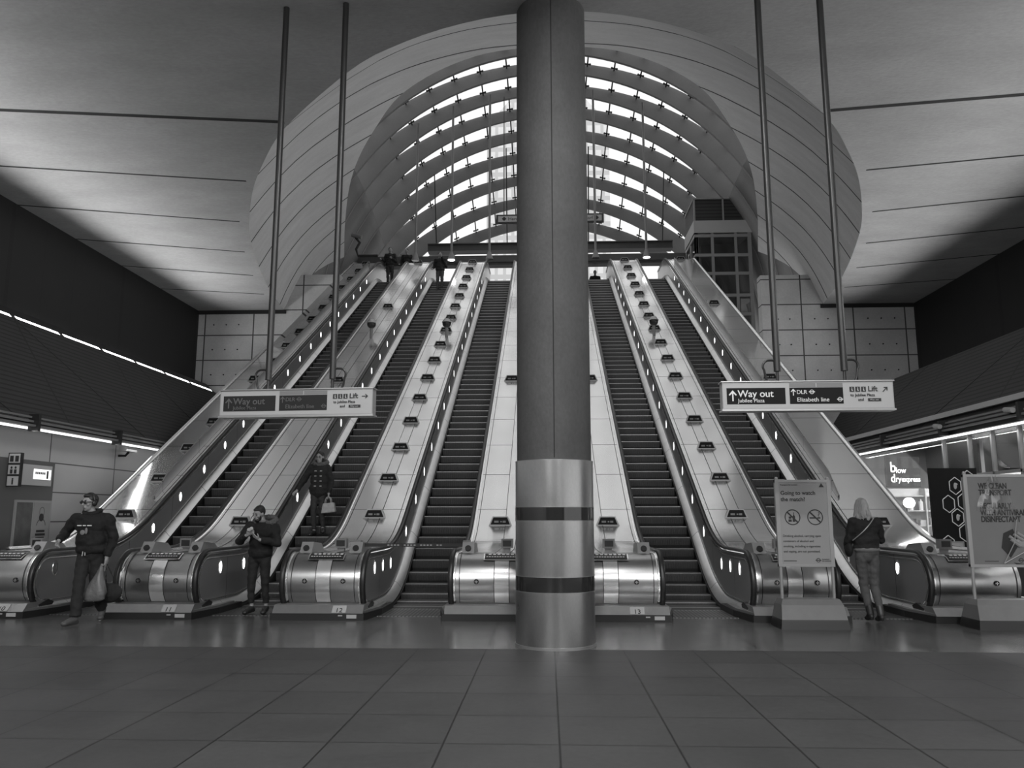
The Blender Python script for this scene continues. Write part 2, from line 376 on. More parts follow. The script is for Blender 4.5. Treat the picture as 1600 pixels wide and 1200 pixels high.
for s, x, z in ((-1, 9.0, 2.92), (1, 7.76, 2.96)):
    g = G(); g.box(min(s*x, s*(x+.05)), max(s*x, s*(x+.05)), -12, 24.4, z, z+.035)
    o = g.obj('light_slot', TUBES, smooth=False); tag(o, 'thin light line above the %s' % ('pale wall panels on the left' if s < 0 else 'shop front on the right'), 'light')
    g = G(); g.box(min(s*(x-.02), s*(x+.4)), max(s*(x-.02), s*(x+.4)), -12, 24.4, z+.045, z+.12); g.obj('trim_%d' % (5 if s < 0 else 6), BLACK, kind='structure', smooth=False)
g = G(); g.box(-9.5, -9.3, -12, 24.5, 0, 2.95); g.obj('wall_left_lower', LIGHTW, kind='structure', smooth=False)
# ------------------------------------------------------------------ glass canopy over the escalators
SCL = 1.17
R0 = 10.0*SCL
def crown(Y): return 1.45+SCL*(crown0(Y/SCL)-1.45)
def crown0(Y):
    if Y < 27.6: return 17.95 - .022*(27.6-Y)**2
    d = Y-27.6; return 17.95 - .055*d - .022*d*d
def depth(phi):
    a = abs(math.degrees(phi))
    return SCL*(.33 + .40*min(1, (a/40)**1.5) + (.55*min(1, (a-40)/35) if a > 40 else 0))
can = thing('glass_canopy', 'vaulted glass canopy on curved concrete ribs above the escalators', 'canopy', (0, 32, 12))
def arc(Y, r, zmin, n=56):
    zc = crown(Y)-R0; out = []
    for i in range(-n, n+1):
        phi = i/n*math.radians(112); z = zc+r(phi)*math.cos(phi)
        out.append((phi, r(phi)*math.sin(phi), z))
    return out
ribY = [SCL*(17.0+1.34*k) for k in range(16)]
def zfloor(Y): return 8.1 if Y < 24.6 else 5.0
for Y in ribY:
    g = G(); rows = []
    zm = zfloor(Y)
    for (ph, xi, zi), (_, xo, zo) in zip(arc(Y, lambda p: R0-depth(p), 0), arc(Y, lambda p: R0+.05, 0)):
        if zo < zm: continue
        rows.append([(xi, Y-.07, zi), (xi, Y+.07, zi), (xo, Y+.09, zo), (xo, Y-.09, zo)])
    R = g.grid(rows, closed=True)
    g.bm.faces.new(R[0][::-1]); g.bm.faces.new(R[-1])
    g.obj('canopy_rib', RIBC, can, angle=50)
for Y, Y2 in zip(ribY, ribY[1:]):
    zm = zfloor(Y)
    a1 = [q for q in arc(Y, lambda p: R0-.02, 0)]; a2 = [q for q in arc(Y2, lambda p: R0-.02, 0)]
    b1 = arc(Y, lambda p: R0-depth(p)+.05, 0); b2 = arc(Y2, lambda p: R0-depth(p)+.05, 0)
    B = [((x, Y+.09, z), (x2, Y2-.09, z2), ph) for (ph, x, z), (_, x2, z2) in zip(b1, b2) if z > zm]
    A = [((x, Y+.1, z), (x2, Y2-.1, z2), ph) for (ph, x, z), (_, x2, z2) in zip(a1, a2) if z > zm]
    lim = math.radians(50)
    for side in (-1, 1):
        if Y > 37.5: break
        g = G(); rr = [[p, q] for p, q, ph in B if ph*side > lim-.03]
        if len(rr) > 1: g.grid(rr); g.obj('side_shell', RIBC, can, angle=60, solid=.08)
    g = G(); g.grid([[p, q] for p, q, ph in A if abs(ph) <= lim+.02]); g.obj('glazing', GLASS, can, angle=60)
    g = G()
    st = math.radians(5.73)
    for i in range(-8, 9):
        ph = (i+.5)*st
        def at(Yq, rr): 
            zc = crown(Yq)-R0; return Vector((rr*math.sin(ph), Yq, zc+rr*math.cos(ph)))
        a, b = at(Y+.12, R0-.06), at(Y2-.12, R0-.06)
        g.tube([a, b], .034, 6)
        tang = Vector((math.cos(ph), 0, -math.sin(ph)))
        for q, e in ((a, 1), (b, -1)):
            c = q.lerp(b if e > 0 else a, .13)
            g.tube([c-tang*.1, c+tang*.1], .035, 6); g.ball(c-tang*.11, .05, 6); g.ball(c+tang*.11, .05, 6)
    pts = []
    for i in range(-24, 25):
        ph = i/24*lim*.97; Yq = Y+.28*(Y2-Y); zc = crown(Yq)-R0; pts.append((R0*.995*math.sin(ph), Yq, zc+R0*.995*math.cos(ph)))
    g.tube(pts, .011, 4)
    g.obj('glazing_bars', BLACK, can)
# side walls under the canopy, behind the back wall
for s, nm in ((-1, 'wall_stair_left'), (1, 'wall_stair_right')):
    g = G(); g.box(min(s*11.8, s*12.0), max(s*11.8, s*12.0), 24.9, 44, 0, 10.0); g.obj(nm, RIBC, kind='structure', smooth=False)
# plaza level
g = G(); g.box(-11.8, 6.5, 35.6, 41, LAND-.35, LAND-.03); g.box(6.5, 11.8, 37.6, 41, LAND-.35, LAND-.03); g.obj('floor_plaza', PAVE, kind='structure', smooth=False)
# portal beams
t = thing('portal_beam', 'long dark horizontal beam across the top of the escalators', 'beam', (0, 37.2, 13.3))
g = G(); g.box(-9.3, 6.5, 37.0, 37.5, 13.38, 13.70); g.obj('beam', BEAM, t, smooth=False)
g = G(); g.box(-9.3, 6.5, 36.95, 37.5, 13.22, 13.30); g.obj('lower_rail', BLACK, t, smooth=False)
t = thing('girder', 'shorter grey girder hanging above the long portal beam', 'beam', (0, 38.2, 14.3))
g = G(); g.box(-5.9, 6.05, 38.0, 38.4, 14.30, 14.6); g.obj('web', BEAM, t, smooth=False)
for xx in (-5.8, 5.9): pass
g = G(); g.box(-5.9, 6.05, 37.9, 38.5, 14.6, 14.65); g.box(-5.9, 6.05, 37.9, 38.5, 14.26, 14.3); g.obj('flange', BEAM, t, smooth=False)
for xx in (-5.5, -2.0, 2.0, 5.6):
    g = G(); g.tube([(xx, 37.1, crown(37.1)-R0+math.sqrt((R0-.7)**2-xx*xx)), (xx, 38.2, 14.63)], .03, 6); g.obj('hanger', BLACK, t)
def pendant(x, y, z, ztop, lb, lit):
    t = thing('pendant_lamp', lb, 'lamp', (x, y, z), 'pendant lamps at the top of the escalators')
    g = G(); g.cyl((x, y, z+.3), (x, y, ztop), .05, n=8); g.obj('stem', GREYM, t)
    g = G(); g.cyl((x, y, z+.34), (x, y, z), .06, .17, 14); g.obj('shade', GREYM, t)
    g = G(); g.cyl((x, y, z-.015), (x, y, z+.01), .15, n=14); g.obj('bulb', TUBE if lit else LAMPOFF, t)
def vault_z(x, y): return crown(y)-R0+math.sqrt((R0-.7)**2-x*x)
for x, lb, lit in ((-5.66, 'leftmost small pendant lamp above the top of the escalators', False), (-4.12, 'pendant lamp above the top landing, second from the left', True), (-2.5, 'pendant lamp just left of the column at the top landing', False), (2.0, 'pendant lamp just right of the column at the top landing', False), (4.14, 'rightmost pendant lamp above the top landing, lit white', True)):
    pendant(x, 33.0, 12.2, vault_z(x, 33.0), lb, lit)
# hanging station-exit sign under the canopy
t = thing('exit_sign', 'small white sign hanging under the canopy behind the column', 'sign', (0, 33.4, 14.1))
g = G(); g.box(-2.24, 2.4, 33.3, 33.4, 13.9, 14.3); g.obj('sign_frame', BLACK, t, smooth=False)
g = G(); g.box(-2.15, 2.31, 33.29, 33.3, 13.97, 14.23); g.obj('sign_face', SIGNW, t, smooth=False)
text('\u25c6 Heron Quays', .21, -2.0, 33.285, 14.03, TXTB, t); text('Canary Wharf \u25c6', .21, 2.2, 33.285, 14.03, TXTB, t, align='RIGHT')
for xx in (-1.9, 2.0):
    g = G(); g.tube([(xx, 33.35, 14.3), (xx, 33.35, vault_z(xx, 33.35))], .02, 6); g.obj('hanger', BLACK, t)
# lift shaft at the top right
t = thing('lift_shaft', 'glazed steel framed lift shaft beside the rightmost escalator top', 'lift', (7.8, 36, 10))
g = G(); X0, X1, Y0, Y1 = 6.56, 9.06, 35.0, 37.4
xs = [(X0, .16), (X0+.72, .12), (X0+1.75, .12), (X1-.16, .16)]; zs = [8.2, 9.35, 10.15, 11.0, 12.0, 12.85, 13.75]
for xx, w in xs: g.box(xx, xx+w, Y0, Y0+.15, 0, 14.5)
for zz in zs: g.box(X0, X1, Y0-.01, Y0+.13, zz, zz+.13)
for yy in (Y0, Y0+1.1, Y1-.15): g.box(X0, X0+.15, yy, yy+.15, 0, 14.5)
for zz in zs: g.box(X0-.01, X0+.13, Y0, Y1, zz, zz+.13)
g.obj('frame', SIGNF, t, smooth=False)
g = G(); g.box(X0-.03, X1+.03, Y0-.03, Y1, 13.95, 14.52); g.obj('head_panel', SIGNW, t, smooth=False)
g = G(); g.box(X0+.02, X1-.02, Y0+.06, Y0+.08, 1, 13.9); g.box(X0+.05, X0+.07, Y0, Y1, 1, 13.9); g.obj('glass', GLASS2, t, smooth=False)
g = G(); g.box(X0+.5, X1-.3, Y0+1.2, Y1-.1, .1, 13.8); g.obj('car', GREYM, t, smooth=False)
g = G(); g.box(X0+.4, X0+1.1, Y0+1.1, Y0+1.2, 9.9, 11.5); g.box(X0+1.4, X0+2.0, Y0+1.1, Y0+1.2, 10.3, 12.4); g.obj('door', SIGNW, t, smooth=False)
g = G(); g.box(X0+.05, X1, Y0+.1, Y1, 14.52, 15.55); g.obj('louvre_box', mat('louvre', .03, .5, lines=[('Z', .16, .05, 0)], lcol=.008), t, smooth=False)
g = G()
for xx in (X0, X0+1.28): g.box(xx, xx+.07, Y0+.02, Y0+.1, 14.52, 15.6)
g.box(X0, X1, Y0+.02, Y0+.1, 15.55, 15.62); g.box(X0, X0+.07, Y0, Y1, 15.55, 15.62); g.obj('top_frame', SIGNF, t, smooth=False)
# dark bent camera arm left of the top
t = thing('wall_camera', 'cctv camera on a bent arm at the top of the far left escalator', 'camera', (-8.3, 33.5, 12.8))
g = G(); g.tube([(-7.4, 33.5, 12.6), (-8.25, 33.5, 12.6), (-8.35, 33.5, 12.9), (-8.2, 33.5, 13.2), (-8.4, 33.5, 13.45)], .06, 8); g.obj('arm', BLACK, t)
g = G(); g.tube([(-8.55, 33.5, 13.55), (-8.1, 33.4, 13.42)], .09, 8); g.obj('body', GREYM, t)
# towers outside
g = G(); g.box(-11.5, 12.5, 150, 175, 0, 78); g.prism([(-11.5, 78), (12.5, 78), (.5, 92)], 'Y', 150, 175)
tag(g.obj('tower', TOWER, smooth=False), 'tall pale office tower faintly seen through the canopy glass', 'building')
g = G(); g.box(-52, -25, 120, 140, 0, 55)
tag(g.obj('office_block', TOWER, smooth=False), 'lower pale office block seen through the glass at the left', 'building')
g = G(); g.face([(-120, 41, LAND-.1), (120, 41, LAND-.1), (120, 220, LAND-.1), (-120, 220, LAND-.1)]); g.obj('floor_outdoor', PAVE, kind='structure', smooth=False)
g = G()
for zz in (12.5, 13.1): g.box(-3, 3, 44, 44.06, zz, zz+.06)
for xx in (-2.6, -1.8, -1, 1, 1.8, 2.6): g.box(xx, xx+.06, 44, 44.06, LAND-.1, 13.4)
tag(g.obj('railing', GREYM, smooth=False), 'pale railing outside beyond the top of the middle escalators', 'railing')

# ------------------------------------------------------------------ balustrade units
def newel_arc(r, a0=-80, a1=90, n=18, c=NC):     # from under the nose round the front to the top
    return [(c[0]-r*math.cos(math.radians(a)), c[1]+r*math.sin(math.radians(a))) for a in [a0+(a1-a0)*i/n for i in range(n+1)]]
def balustrade(xl, xr, rails, number, label, lights, num_x=None):
    xc = (xl+xr)/2
    t = thing('escalator_balustrade', label, 'balustrade', (xc, 12.2, 0), 'steel balustrades between the escalators')
    dl = xl+.11 if 'L' in rails else xl; dr = xr-.11 if 'R' in rails else xr
    # rounded nose + deck as one brushed skin
    g = G(); path = newel_arc(NR-.035, -62) + [(Y, zh(Y)-.035) for Y in YS[1:]]
    def ring(p): return [(dl, p[0], p[1]), (dr, p[0], p[1])]
    ns = 20
    g.grid([ring(p) for p in path[:ns]]); g.mi = 1; g.grid([ring(p) for p in path[ns-1:]])
    g.obj('deck', [STEEL, DECKM], t, angle=40)
    # centre strips with fine joints each side
    cs = [xc] if xr-xl < 2.5 else [xc-.78, xc+.78]
    if xr-xl < 1.2 or rails != 'LR': cs = []
    g = G()
    for c in cs:
        for p, q in zip(path, path[1:]): pass
        g.grid([[(c-.105, p[0]-.004*(i < 19), p[1]+.004), (c+.105, p[0]-.004*(i < 19), p[1]+.004)] for i, p in enumerate(path)])
    if cs: g.obj('centre_strip', STRIP, t, angle=40)
    g = G()
    xs_ = [q for c in cs for q in (c-.108, c+.108)] + [dl+.055, dr-.055]
    for q in xs_: g.grid([[(q-.005, p[0]-.006*(i < 19), p[1]+.006), (q+.005, p[0]-.006*(i < 19), p[1]+.006)] for i, p in enumerate(path)])
    g.obj('joint', BLACK, t, angle=40)
    # nose side cheeks closing the drum
    for side in rails:
        s = -1 if side == 'L' else 1; xe = xl if side == 'L' else xr
        # handrail
        hp = newel_arc(NR, -75) + [(Y, zh(Y)) for Y in YS[1:]]
        g = G(); rows = []
        for i, p in enumerate(hp):
            a, b = hp[max(i-1, 0)], hp[min(i+1, len(hp)-1)]; d = Vector((b[0]-a[0], b[1]-a[1])).normalized(); nn = (-d.y, d.x)
            if nn[1] < 0 and i > 20: nn = (-nn[0], -nn[1])
            row = []
            for u, v in ((0, -.022), (.006, .008), (.02, .02), (.06, .02), (.074, .008), (.08, -.022)):
                row.append((xe-s*u, p[0]+nn[0]*v, p[1]+nn[1]*v))
            rows.append(row)
        g.grid(rows, closed=True); g.obj('handrail', RUBBER, t, angle=50)
        # bright guide profiles along both sides of the handrail
        g = G()
        for u0, u1, dv in ((.004, .022, -.04), (.082, .104, -.016)):
            rows = []
            for i, p in enumerate(hp[4:]):
                i += 4
                a, b = hp[i-1], hp[min(i+1, len(hp)-1)]; d = Vector((b[0]-a[0], b[1]-a[1])).normalized(); nn = (-d.y, d.x)
                rows.append([(xe-s*u0, p[0]+nn[0]*dv, p[1]+nn[1]*dv), (xe-s*u1, p[0]+nn[0]*dv, p[1]+nn[1]*dv), (xe-s*u1, p[0]+nn[0]*(dv-.03), p[1]+nn[1]*(dv-.03)), (xe-s*u0, p[0]+nn[0]*(dv-.03), p[1]+nn[1]*(dv-.03))])
            g.grid(rows, closed=True)
        g.obj('handrail_guide', TRIM, t, angle=50)
        # interior panel (D-shaped nose then following the incline)
        xp = xe-s*.035; g = G()
        fan = newel_arc(NR-.07, -66, 90, 18)
        zb0 = .20
        cpt = (12.45, .3)
        vs = [g.bm.verts.new((xp, p[0], max(p[1], zb0-.06))) for p in fan]; c0 = g.bm.verts.new((xp, 12.45, .24)); c1 = g.bm.verts.new((xp, 12.45, zb0-.05))
        for a, b in zip(vs, vs[1:]): g.bm.faces.new((c0, a, b))
        g.bm.faces.new((c0, c1, vs[0]))
        ys = [12.45]+YS[1:]
        tops = [(xp, 12.25, NC[1]+NR-.07)]+[(xp, Y, zh(Y)-.07) for Y in YS[1:]]
        R = g.grid([[(xp, Y, zh(Y)-.07), (xp, Y, zn(Y)+zb0-.04)] for Y in ys])
        g.bm.faces.new((c0, vs[-1], R[0][0])); 
        g.obj('side_panel', PANELM, t, smooth=False)
        # bright edge bead of the panel
        g = G(); pts = [(xp+s*.006, p[0], p[1]) for p in newel_arc(NR-.12, -50, 90, 16)] + [(xp+s*.006, Y, zh(Y)-.12) for Y in YS[1:-25]]
        g.tube(pts, .008, 5)
        pts = [(xp+s*.006, p[0], p[1]) for p in newel_arc(NR-.12, -50, -66, 3)] + [(xp+s*.006, Y, zn(Y)+.2) for Y in [12.5]+YS[1:-25]]
        g.tube(pts, .008, 5)
        g.obj('panel_bead', TRIM, t)
        # sloping inner decking and skirt
        xk = xe+s*.095
        g = G(); g.grid([[(xp, Y, zn(Y)+.17), (xe+s*.005, Y, zn(Y)+.155), (xk, Y, zn(Y)+.06)] for Y in [11.95, 12.1]+YS]); g.obj('inner_decking', SKIRT, t, angle=50)
        g = G(); g.grid([[(xk, Y, zn(Y)+.06), (xk, Y, zn(Y)-.32)] for Y in [12.05]+YS]); g.obj('skirt', BLACK, t, angle=50)
        # brush strip
        g = G(); g.grid([[(xk+s*.0, Y, zn(Y)+.03), (xk+s*.018, Y, zn(Y)+.03), (xk+s*.018, Y, zn(Y)-.0), (xk, Y, zn(Y)-.0)] for Y in [12.3]+YS], closed=True); g.obj('brush_strip', RUBBER, t, angle=50)
        # handrail inlet
        g = G(); g.prism([(12.0, .03), (12.22, .03), (12.34, .17), (12.2, .22), (11.98, .16)], 'X', xe-s*.09, xe+s*.03); g.obj('handrail_inlet', BLACK, t, smooth=False)
        if side in lights:
            for q in lights[side]:
                if isinstance(q, tuple): Y, lit = q
                else: Y, lit = q, True
                zc = zh(Y)-.33 if Y > 14.6 else .66
                sl = math.atan(K) if Y > 15 else 0
                def disc(rad, off):
                    return [(xp+s*off, Y+rad*math.cos(a)*.62, zc+rad*math.sin(a)) for a in [2*PI*i/18 for i in range(18)]]
                g = G(); g.face(disc(.092, .004)); rl = g.obj('round_lamp', LAMP if lit else LAMPOFF, t, smooth=False)
                g = G(); g.grid([disc(.092, .006), disc(.115, .006), disc(.118, .001)], closed=True); g.obj('lamp_ring', TRIM, rl)
    # plinth and kick
    g = G(); z0 = .17
    w = .1
    g.prism([(11.62, .095), (11.72, .20), (12.3, .20), (12.3, .095)], 'X', xl-.02, xr+.02); g.obj('plinth', PLINTH, t, smooth=False)
    g = G(); g.box(xl-.04, xr+.04, 11.60, 12.2, 0, .095)
    for side in rails:
        s = -1 if side == 'L' else 1; xe = xl if side == 'L' else xr
        g.prism([(xe+s*.04, 11.6), (xe+s*.16, 12.3), (xe+s*.16, 13.2), (xe-s*.1, 13.2), (xe-s*.1, 11.7)], 'Z', 0, .095)
    g.obj('kick_plate', BLACK, t, smooth=False)
    g = G()
    for side in rails:
        s = -1 if side == 'L' else 1; xe = xl if side == 'L' else xr
        g.prism([(xe+s*.02, 11.66), (xe+s*.13, 12.25), (xe+s*.11, 13.0), (xe-s*.1, 13.0), (xe-s*.1, 11.7)], 'Z', .095, .125)
    g.obj('plinth_corner', PLINTH, t, smooth=False)
    # nose furniture: notice plate, two keyhole bosses, switch housings, number plate
    for c in (cs or [xc]):
        a0 = math.radians(58); r = NR-.03
        ca, sa = math.cos(a0), math.sin(a0)
        def onnose(u, v, off, c=c): # u along x, v along the surface tangent
            a = a0+v/r; return (c+u, NC[0]-(r+off)*math.cos(a), NC[1]+(r+off)*math.sin(a))
        g = G(); g.grid([[onnose(u, v, .012) for u in (-.27, .27)] for v in (-.07, -.02, .03, .10)]); pl = g.obj('notice_plate', TRIM, t)
        g = G(); g.grid([[onnose(u, v, .016) for u in (-.25, .25)] for v in (-.05, 0, .05, .09)]); nb = g.obj('notice_face', BLACK, pl)
        g = G()
        for k in range(7):
            u = -.2+.065*k
            g.face([onnose(u, .045, .018), onnose(u+.042, .045, .018), onnose(u+.042, .078, .018), onnose(u, .078, .018)])
        for k in range(12):
            u = -.23+.038*k; g.face([onnose(u, -.01, .018), onnose(u+.026, -.01, .018), onnose(u+.026, .005, .018), onnose(u, .005, .018)])
        g.obj('notice_symbols', TXTW, pl, smooth=False)
        for u in ((-.26, .3) if xr-xl < 2.5 else ((-.36,) if c < xc else (.36,))):
            if rails != 'LR' and u < 0: continue
            y = NC[0]-(NR-.03); z = .52
            g = G(); g.cyl((c+u, y+.02, z), (c+u, y-.012, z), .036, n=16); ob = g.obj('keyhole_boss', BLACK, t)
            g = G(); g.box(c+u-.024, c+u+.024, y-.016, y-.011, z-.004, z+.004); g.box(c+u-.004, c+u+.004, y-.016, y-.011, z-.024, z+.024); g.obj('boss_cross', TRIM, ob, smooth=False)
        g = G(); g.box(c-.02, c+.09, 12.7, 12.76, zh(12.7)-.04, zh(12.7)+.02); g.box(c-.05, c+.13, 12.66, 12.78, zh(12.7)+.02, zh(12.7)+.16); g.obj('indicator_box', GREYM, t, smooth=False)
        g = G(); g.box(c-.025, c+.105, 12.652, 12.66, zh(12.7)+.045, zh(12.7)+.135); g.obj('indicator_screen', BLACK, t, smooth=False)
    for side in rails:
        s = -1 if side == 'L' else 1; xe = xl if side == 'L' else xr
        x0 = xe-s*.16; x1 = xe-s*.34
        g = G(); g.prism([(12.22, .90), (12.34, 1.06), (12.75, 1.03), (12.95, .9)], 'X', x0, x1); g.obj('switch_housing', SIGNF, t, smooth=False)
        g = G(); g.cyl(((x0+x1)/2, 12.24, .98), ((x0+x1)/2, 12.275, .955), .045, n=12); g.obj('stop_button', BLACK, t)
    if number:
        nx = num_x if num_x is not None else xr-.32
        g = G(); g.face([(nx-.10, 11.618, .103), (nx+.10, 11.618, .103), (nx+.10, 11.706, .195), (nx-.10, 11.706, .195)]); 
        npl = g.obj('number_plate', SIGNW, t, smooth=False)
        text(number, .105, nx, 11.622, .112, TXTB, npl, 'number', align='CENTER', tilt=math.radians(45))
    g = G(); g.box(xr-.2, xr-.06, 11.594, 11.6, .03, .08); g.box(xr-.32, xr-.26, 11.594, 11.6, .06, .075); g.obj('sticker', SIGNW, t, smooth=False)
    # outer cladding when one side has no escalator
    for side in 'LR':
        if side not in rails:
            xe = xl if side == 'L' else xr; s = -1 if side == 'L' else 1
            g = G(); g.grid([[(xe, Y, zh(Y)-.03), (xe, Y, max(0, zn(Y)-1.2))] for Y in YS]); g.obj('outer_cladding', STEEL, t, smooth=False)
            g = G(); g.grid([[(xe-s*.03, Y, zh(Y)-.02), (xe+s*.0, Y, zh(Y)+.02), (xe+s*.04, Y, zh(Y)+.02), (xe+s*.05, Y, zh(Y)-.08)] for Y in YS[2:]]); g.obj('edge_trim', TRIM, t, angle=50)
            xf = xe-s*(abs(xr-xl)-.26); g = G(); rows = []
            Yf = [15.9, 16.4]+[17+i for i in range(18)]
            for i, Y in enumerate(Yf):
                h = .03 if i == 0 else .24
                rows.append([(xf, Y, zh(Y)-.03), (xf, Y, zh(Y)+h), (xf+s*.03, Y, zh(Y)+h), (xf+s*.03, Y, zh(Y)-.03)])
            g.grid(rows, closed=True); g.obj('guard_fin', PANELM, t, smooth=False)
    return t
def inc_l(y0, step, n): return [y0+step*i for i in range(n)]
HX = (2.74, 3.99, 5.19, 6.44)
LR1 = [12.62, 13.25, 13.9] + inc_l(15.35, 1.07, 17)
LRo = [(12.4, False)] + [12.4+999*0 for _ in ()] + inc_l(15.45, 1.08, 17)
B10 = balustrade(-8.78, -7.64, 'R', '10', 'steel balustrade at the far left edge of the escalators, numbered 10', {'R': LRo}, num_x=-7.95)
B11 = balustrade(-6.44, -5.19, 'LR', '11', 'steel balustrade numbered 11, behind the man carrying a bag', {'R': [12.72, 13.7]+inc_l(15.4, 1.1, 17)})
B12 = balustrade(-3.99, -2.74, 'LR', '12', 'steel balustrade numbered 12, second left of the column', {'R': LR1})
B13 = balustrade(-1.55, 1.55, 'LR', '13', 'wide steel balustrade numbered 13 behind the column', {}, num_x=1.12)
BR1 = balustrade(2.74, 3.99, 'LR', None, 'steel balustrade behind the football notice stand', {'L': LR1})
BR2 = balustrade(5.19, 6.46, 'L', None, 'steel balustrade at the right edge beside the shop', {'L': [12.9]+inc_l(15.9, 1.05, 17)})

# ------------------------------------------------------------------ escalators
def make_step(x0, x1):
    g = G(); xa, xb = x0, x1
    prof = [(0, 0), (.40, 0), (.40, -.06), (.10, -.225), (.055, -.225), (.018, -.15), (.0, -.04)]
    g.prism(prof, 'X', xa, xb)
    g.mi = 1; g.box(xa, xb, -.004, .03, -.012, .003)
    g.mi = 0
    # cleats on the riser
    n = 22; w = (xb-xa)/n
    for k in range(n):
        x = xa+w*(k+.25); g.prism([(-.008, -.02), (.004, -.14), (.012, -.14), (.0, -.02)], 'X', x, x+w*.45)
    return g
proto_mesh = None
steps_Y = []
Y = 13.0
while Y < 35.7:
    steps_Y.append(Y); sl = (zn(Y+.05)-zn(Y-.05))/.1; Y += .4/math.sqrt(1+sl*sl)
def escalator(xc, label):
    global proto_mesh
    t = thing('escalator', label, 'escalator', (xc, 13.0, 0), 'escalators rising to the daylight')
    if proto_mesh is None:
        o = make_step(-.49, .49).obj('step', [STEPM, TREAD], None, smooth=False); proto_mesh = o.data; bpy.data.objects.remove(o)
    for Yk in steps_Y:
        o = bpy.data.objects.new('step', proto_mesh); COL.objects.link(o); o.parent = t; o.matrix_parent_inverse = Matrix.Translation(-t.location)
        o.location = (xc, Yk, zn(Yk)+.004)
    g = G(); g.box(xc-.5, xc+.5, 12.98, 13.02, .0, .012)
    g.box(xc-.5, xc+.5, 12.1, 13.0, 0, .008); g.obj('comb_plate', COMB, t, smooth=False)
    g = G(); g.box(xc-.5, xc+.5, 35.8, 37.4, LAND-.05, LAND); g.obj('top_comb_plate', COMB, t, smooth=False)
    g = G(); g.grid([[(xc-.56, Y, zn(Y)-.34), (xc+.56, Y, zn(Y)-.34)] for Y in [13.8]+YS[12:]]); g.obj('truss_cover', BLACK, t, smooth=False)
    return t
EX = [-7.04, -4.59, -2.145, 2.145, 4.59]
escalator(EX[0], 'escalator at the far left with two people at its top')
escalator(EX[1], 'escalator the woman with a pale handbag rides down')
escalator(EX[2], 'empty escalator closed by a tape, just left of the column')
escalator(EX[3], 'empty escalator just right of the column')
escalator(EX[4], 'empty escalator at the far right, passing behind the right hanging sign')
# barrier tape
t = thing('barrier_tape', 'barrier tape stretched across the foot of the escalator left of the column', 'barrier', (-2.15, 12.45, 1.0))
g = G(); g.box(-2.95, -1.35, 12.44, 12.45, .985, 1.035); g.obj('belt', BLACK, t, smooth=False)
g = G(); [g.box(-2.6+.05*q, -2.57+.05*q, 12.436, 12.44, 1.0, 1.02) for q in range(18) if q % 5]; g.obj('belt_print', SIGNF, t, smooth=False)
g = G()
for xx in (-3.02, -1.36): g.box(xx-.03, xx+.08, 12.36, 12.5, .93, 1.08)
g.obj('tape_holder', GREYM, t, smooth=False)

# ------------------------------------------------------------------ trapezoidal anti-slide plates on the decks
ORD = ['lowest', 'second', 'third', 'fourth', 'fifth', 'sixth', 'seventh', 'eighth', 'ninth', 'tenth', 'eleventh', 'twelfth', 'thirteenth', 'fourteenth', 'fifteenth', 'topmost']
def plate_proto():
    t = thing('advert_sign', 'x', 'advert sign', (0, 0, 0))
    g = G(); tr = [(-.215, .0), (.215, .0), (.14, .17), (-.14, .17)]
    lean = math.tan(math.radians(12))
    A = [(x, -.045+z*lean*.3, z) for x, z in tr]; B = [(x, .05, z) for x, z in tr]
    va = [g.bm.verts.new(p) for p in A]; vb = [g.bm.verts.new(p) for p in B]
    g.bm.faces.new(va); g.bm.faces.new(vb[::-1])
    for i in range(4): g.bm.faces.new((va[i], vb[i], vb[(i+1) % 4], va[(i+1) % 4]))
    f = g.obj('frame', SIGNF, t, smooth=False)
    g = G(); g.face([(x, -.049+z*lean*.3, z) for x, z in ((-.178, .02), (.178, .02), (.126, .15), (-.126, .15))]); g.obj('face', SIGNB, t, smooth=False)
    g = G()
    for x0, x1, z0, z1 in ((-.11, -.03, .055, .09), (-.0, .03, .06, .085), (.045, .1, .055, .09)):
        g.face([(x0, -.0525+z0*lean*.3, z0), (x1, -.0525+z0*lean*.3, z0), (x1, -.0525+z1*lean*.3, z1), (x0, -.0525+z1*lean*.3, z1)])
    g.obj('print', GREYM, t, smooth=False)
    return t
PL = plate_proto(); used = [False]
def plate(x, Y, label, group):
    z = zh(Y)-.035-.02
    if not used[0]: used[0] = True; o = PL; o.location = (x, Y, z)
    else: o = copy_tree(PL, loc=(x, Y, z))
    for c in o.children: c.matrix_parent_inverse = Matrix()
    o['label'] = label; o['category'] = 'advert sign'; o['group'] = group
    return o
for xx, nm in ((-3.365, 'deck left of the column'), (3.365, 'deck right of the column')):
    for k in range(16): plate(xx, 15.3+1.285*k, '%s of the sixteen small advert signs on the %s' % (ORD[k], nm), 'advert signs on the '+nm)
for k in range(16): plate(-8.15, 15.3+1.285*k, '%s of the small advert signs on the outermost left deck' % ORD[k], 'advert signs on the outermost left deck')
for k, Y in enumerate((15.05, 21.6, 28.2, 34.7)):
    w = ('lowest', 'second', 'third', 'topmost')[k]
    plate(-5.815, Y, '%s of the widely spaced advert signs on the deck between the two left escalators' % w, 'widely spaced advert signs, deck 11')
    plate(5.85, Y, '%s of the widely spaced advert signs on the outermost right deck' % w, 'widely spaced advert signs, right deck')
    for s, sd in ((-1, 'left'), (1, 'right')):
        if k < 2: plate(s*(.98 if k == 0 else 1.05), Y, '%s advert sign just %s of the column on the wide central deck' % (('lower', 'upper')[k], sd), 'advert signs on the central deck')
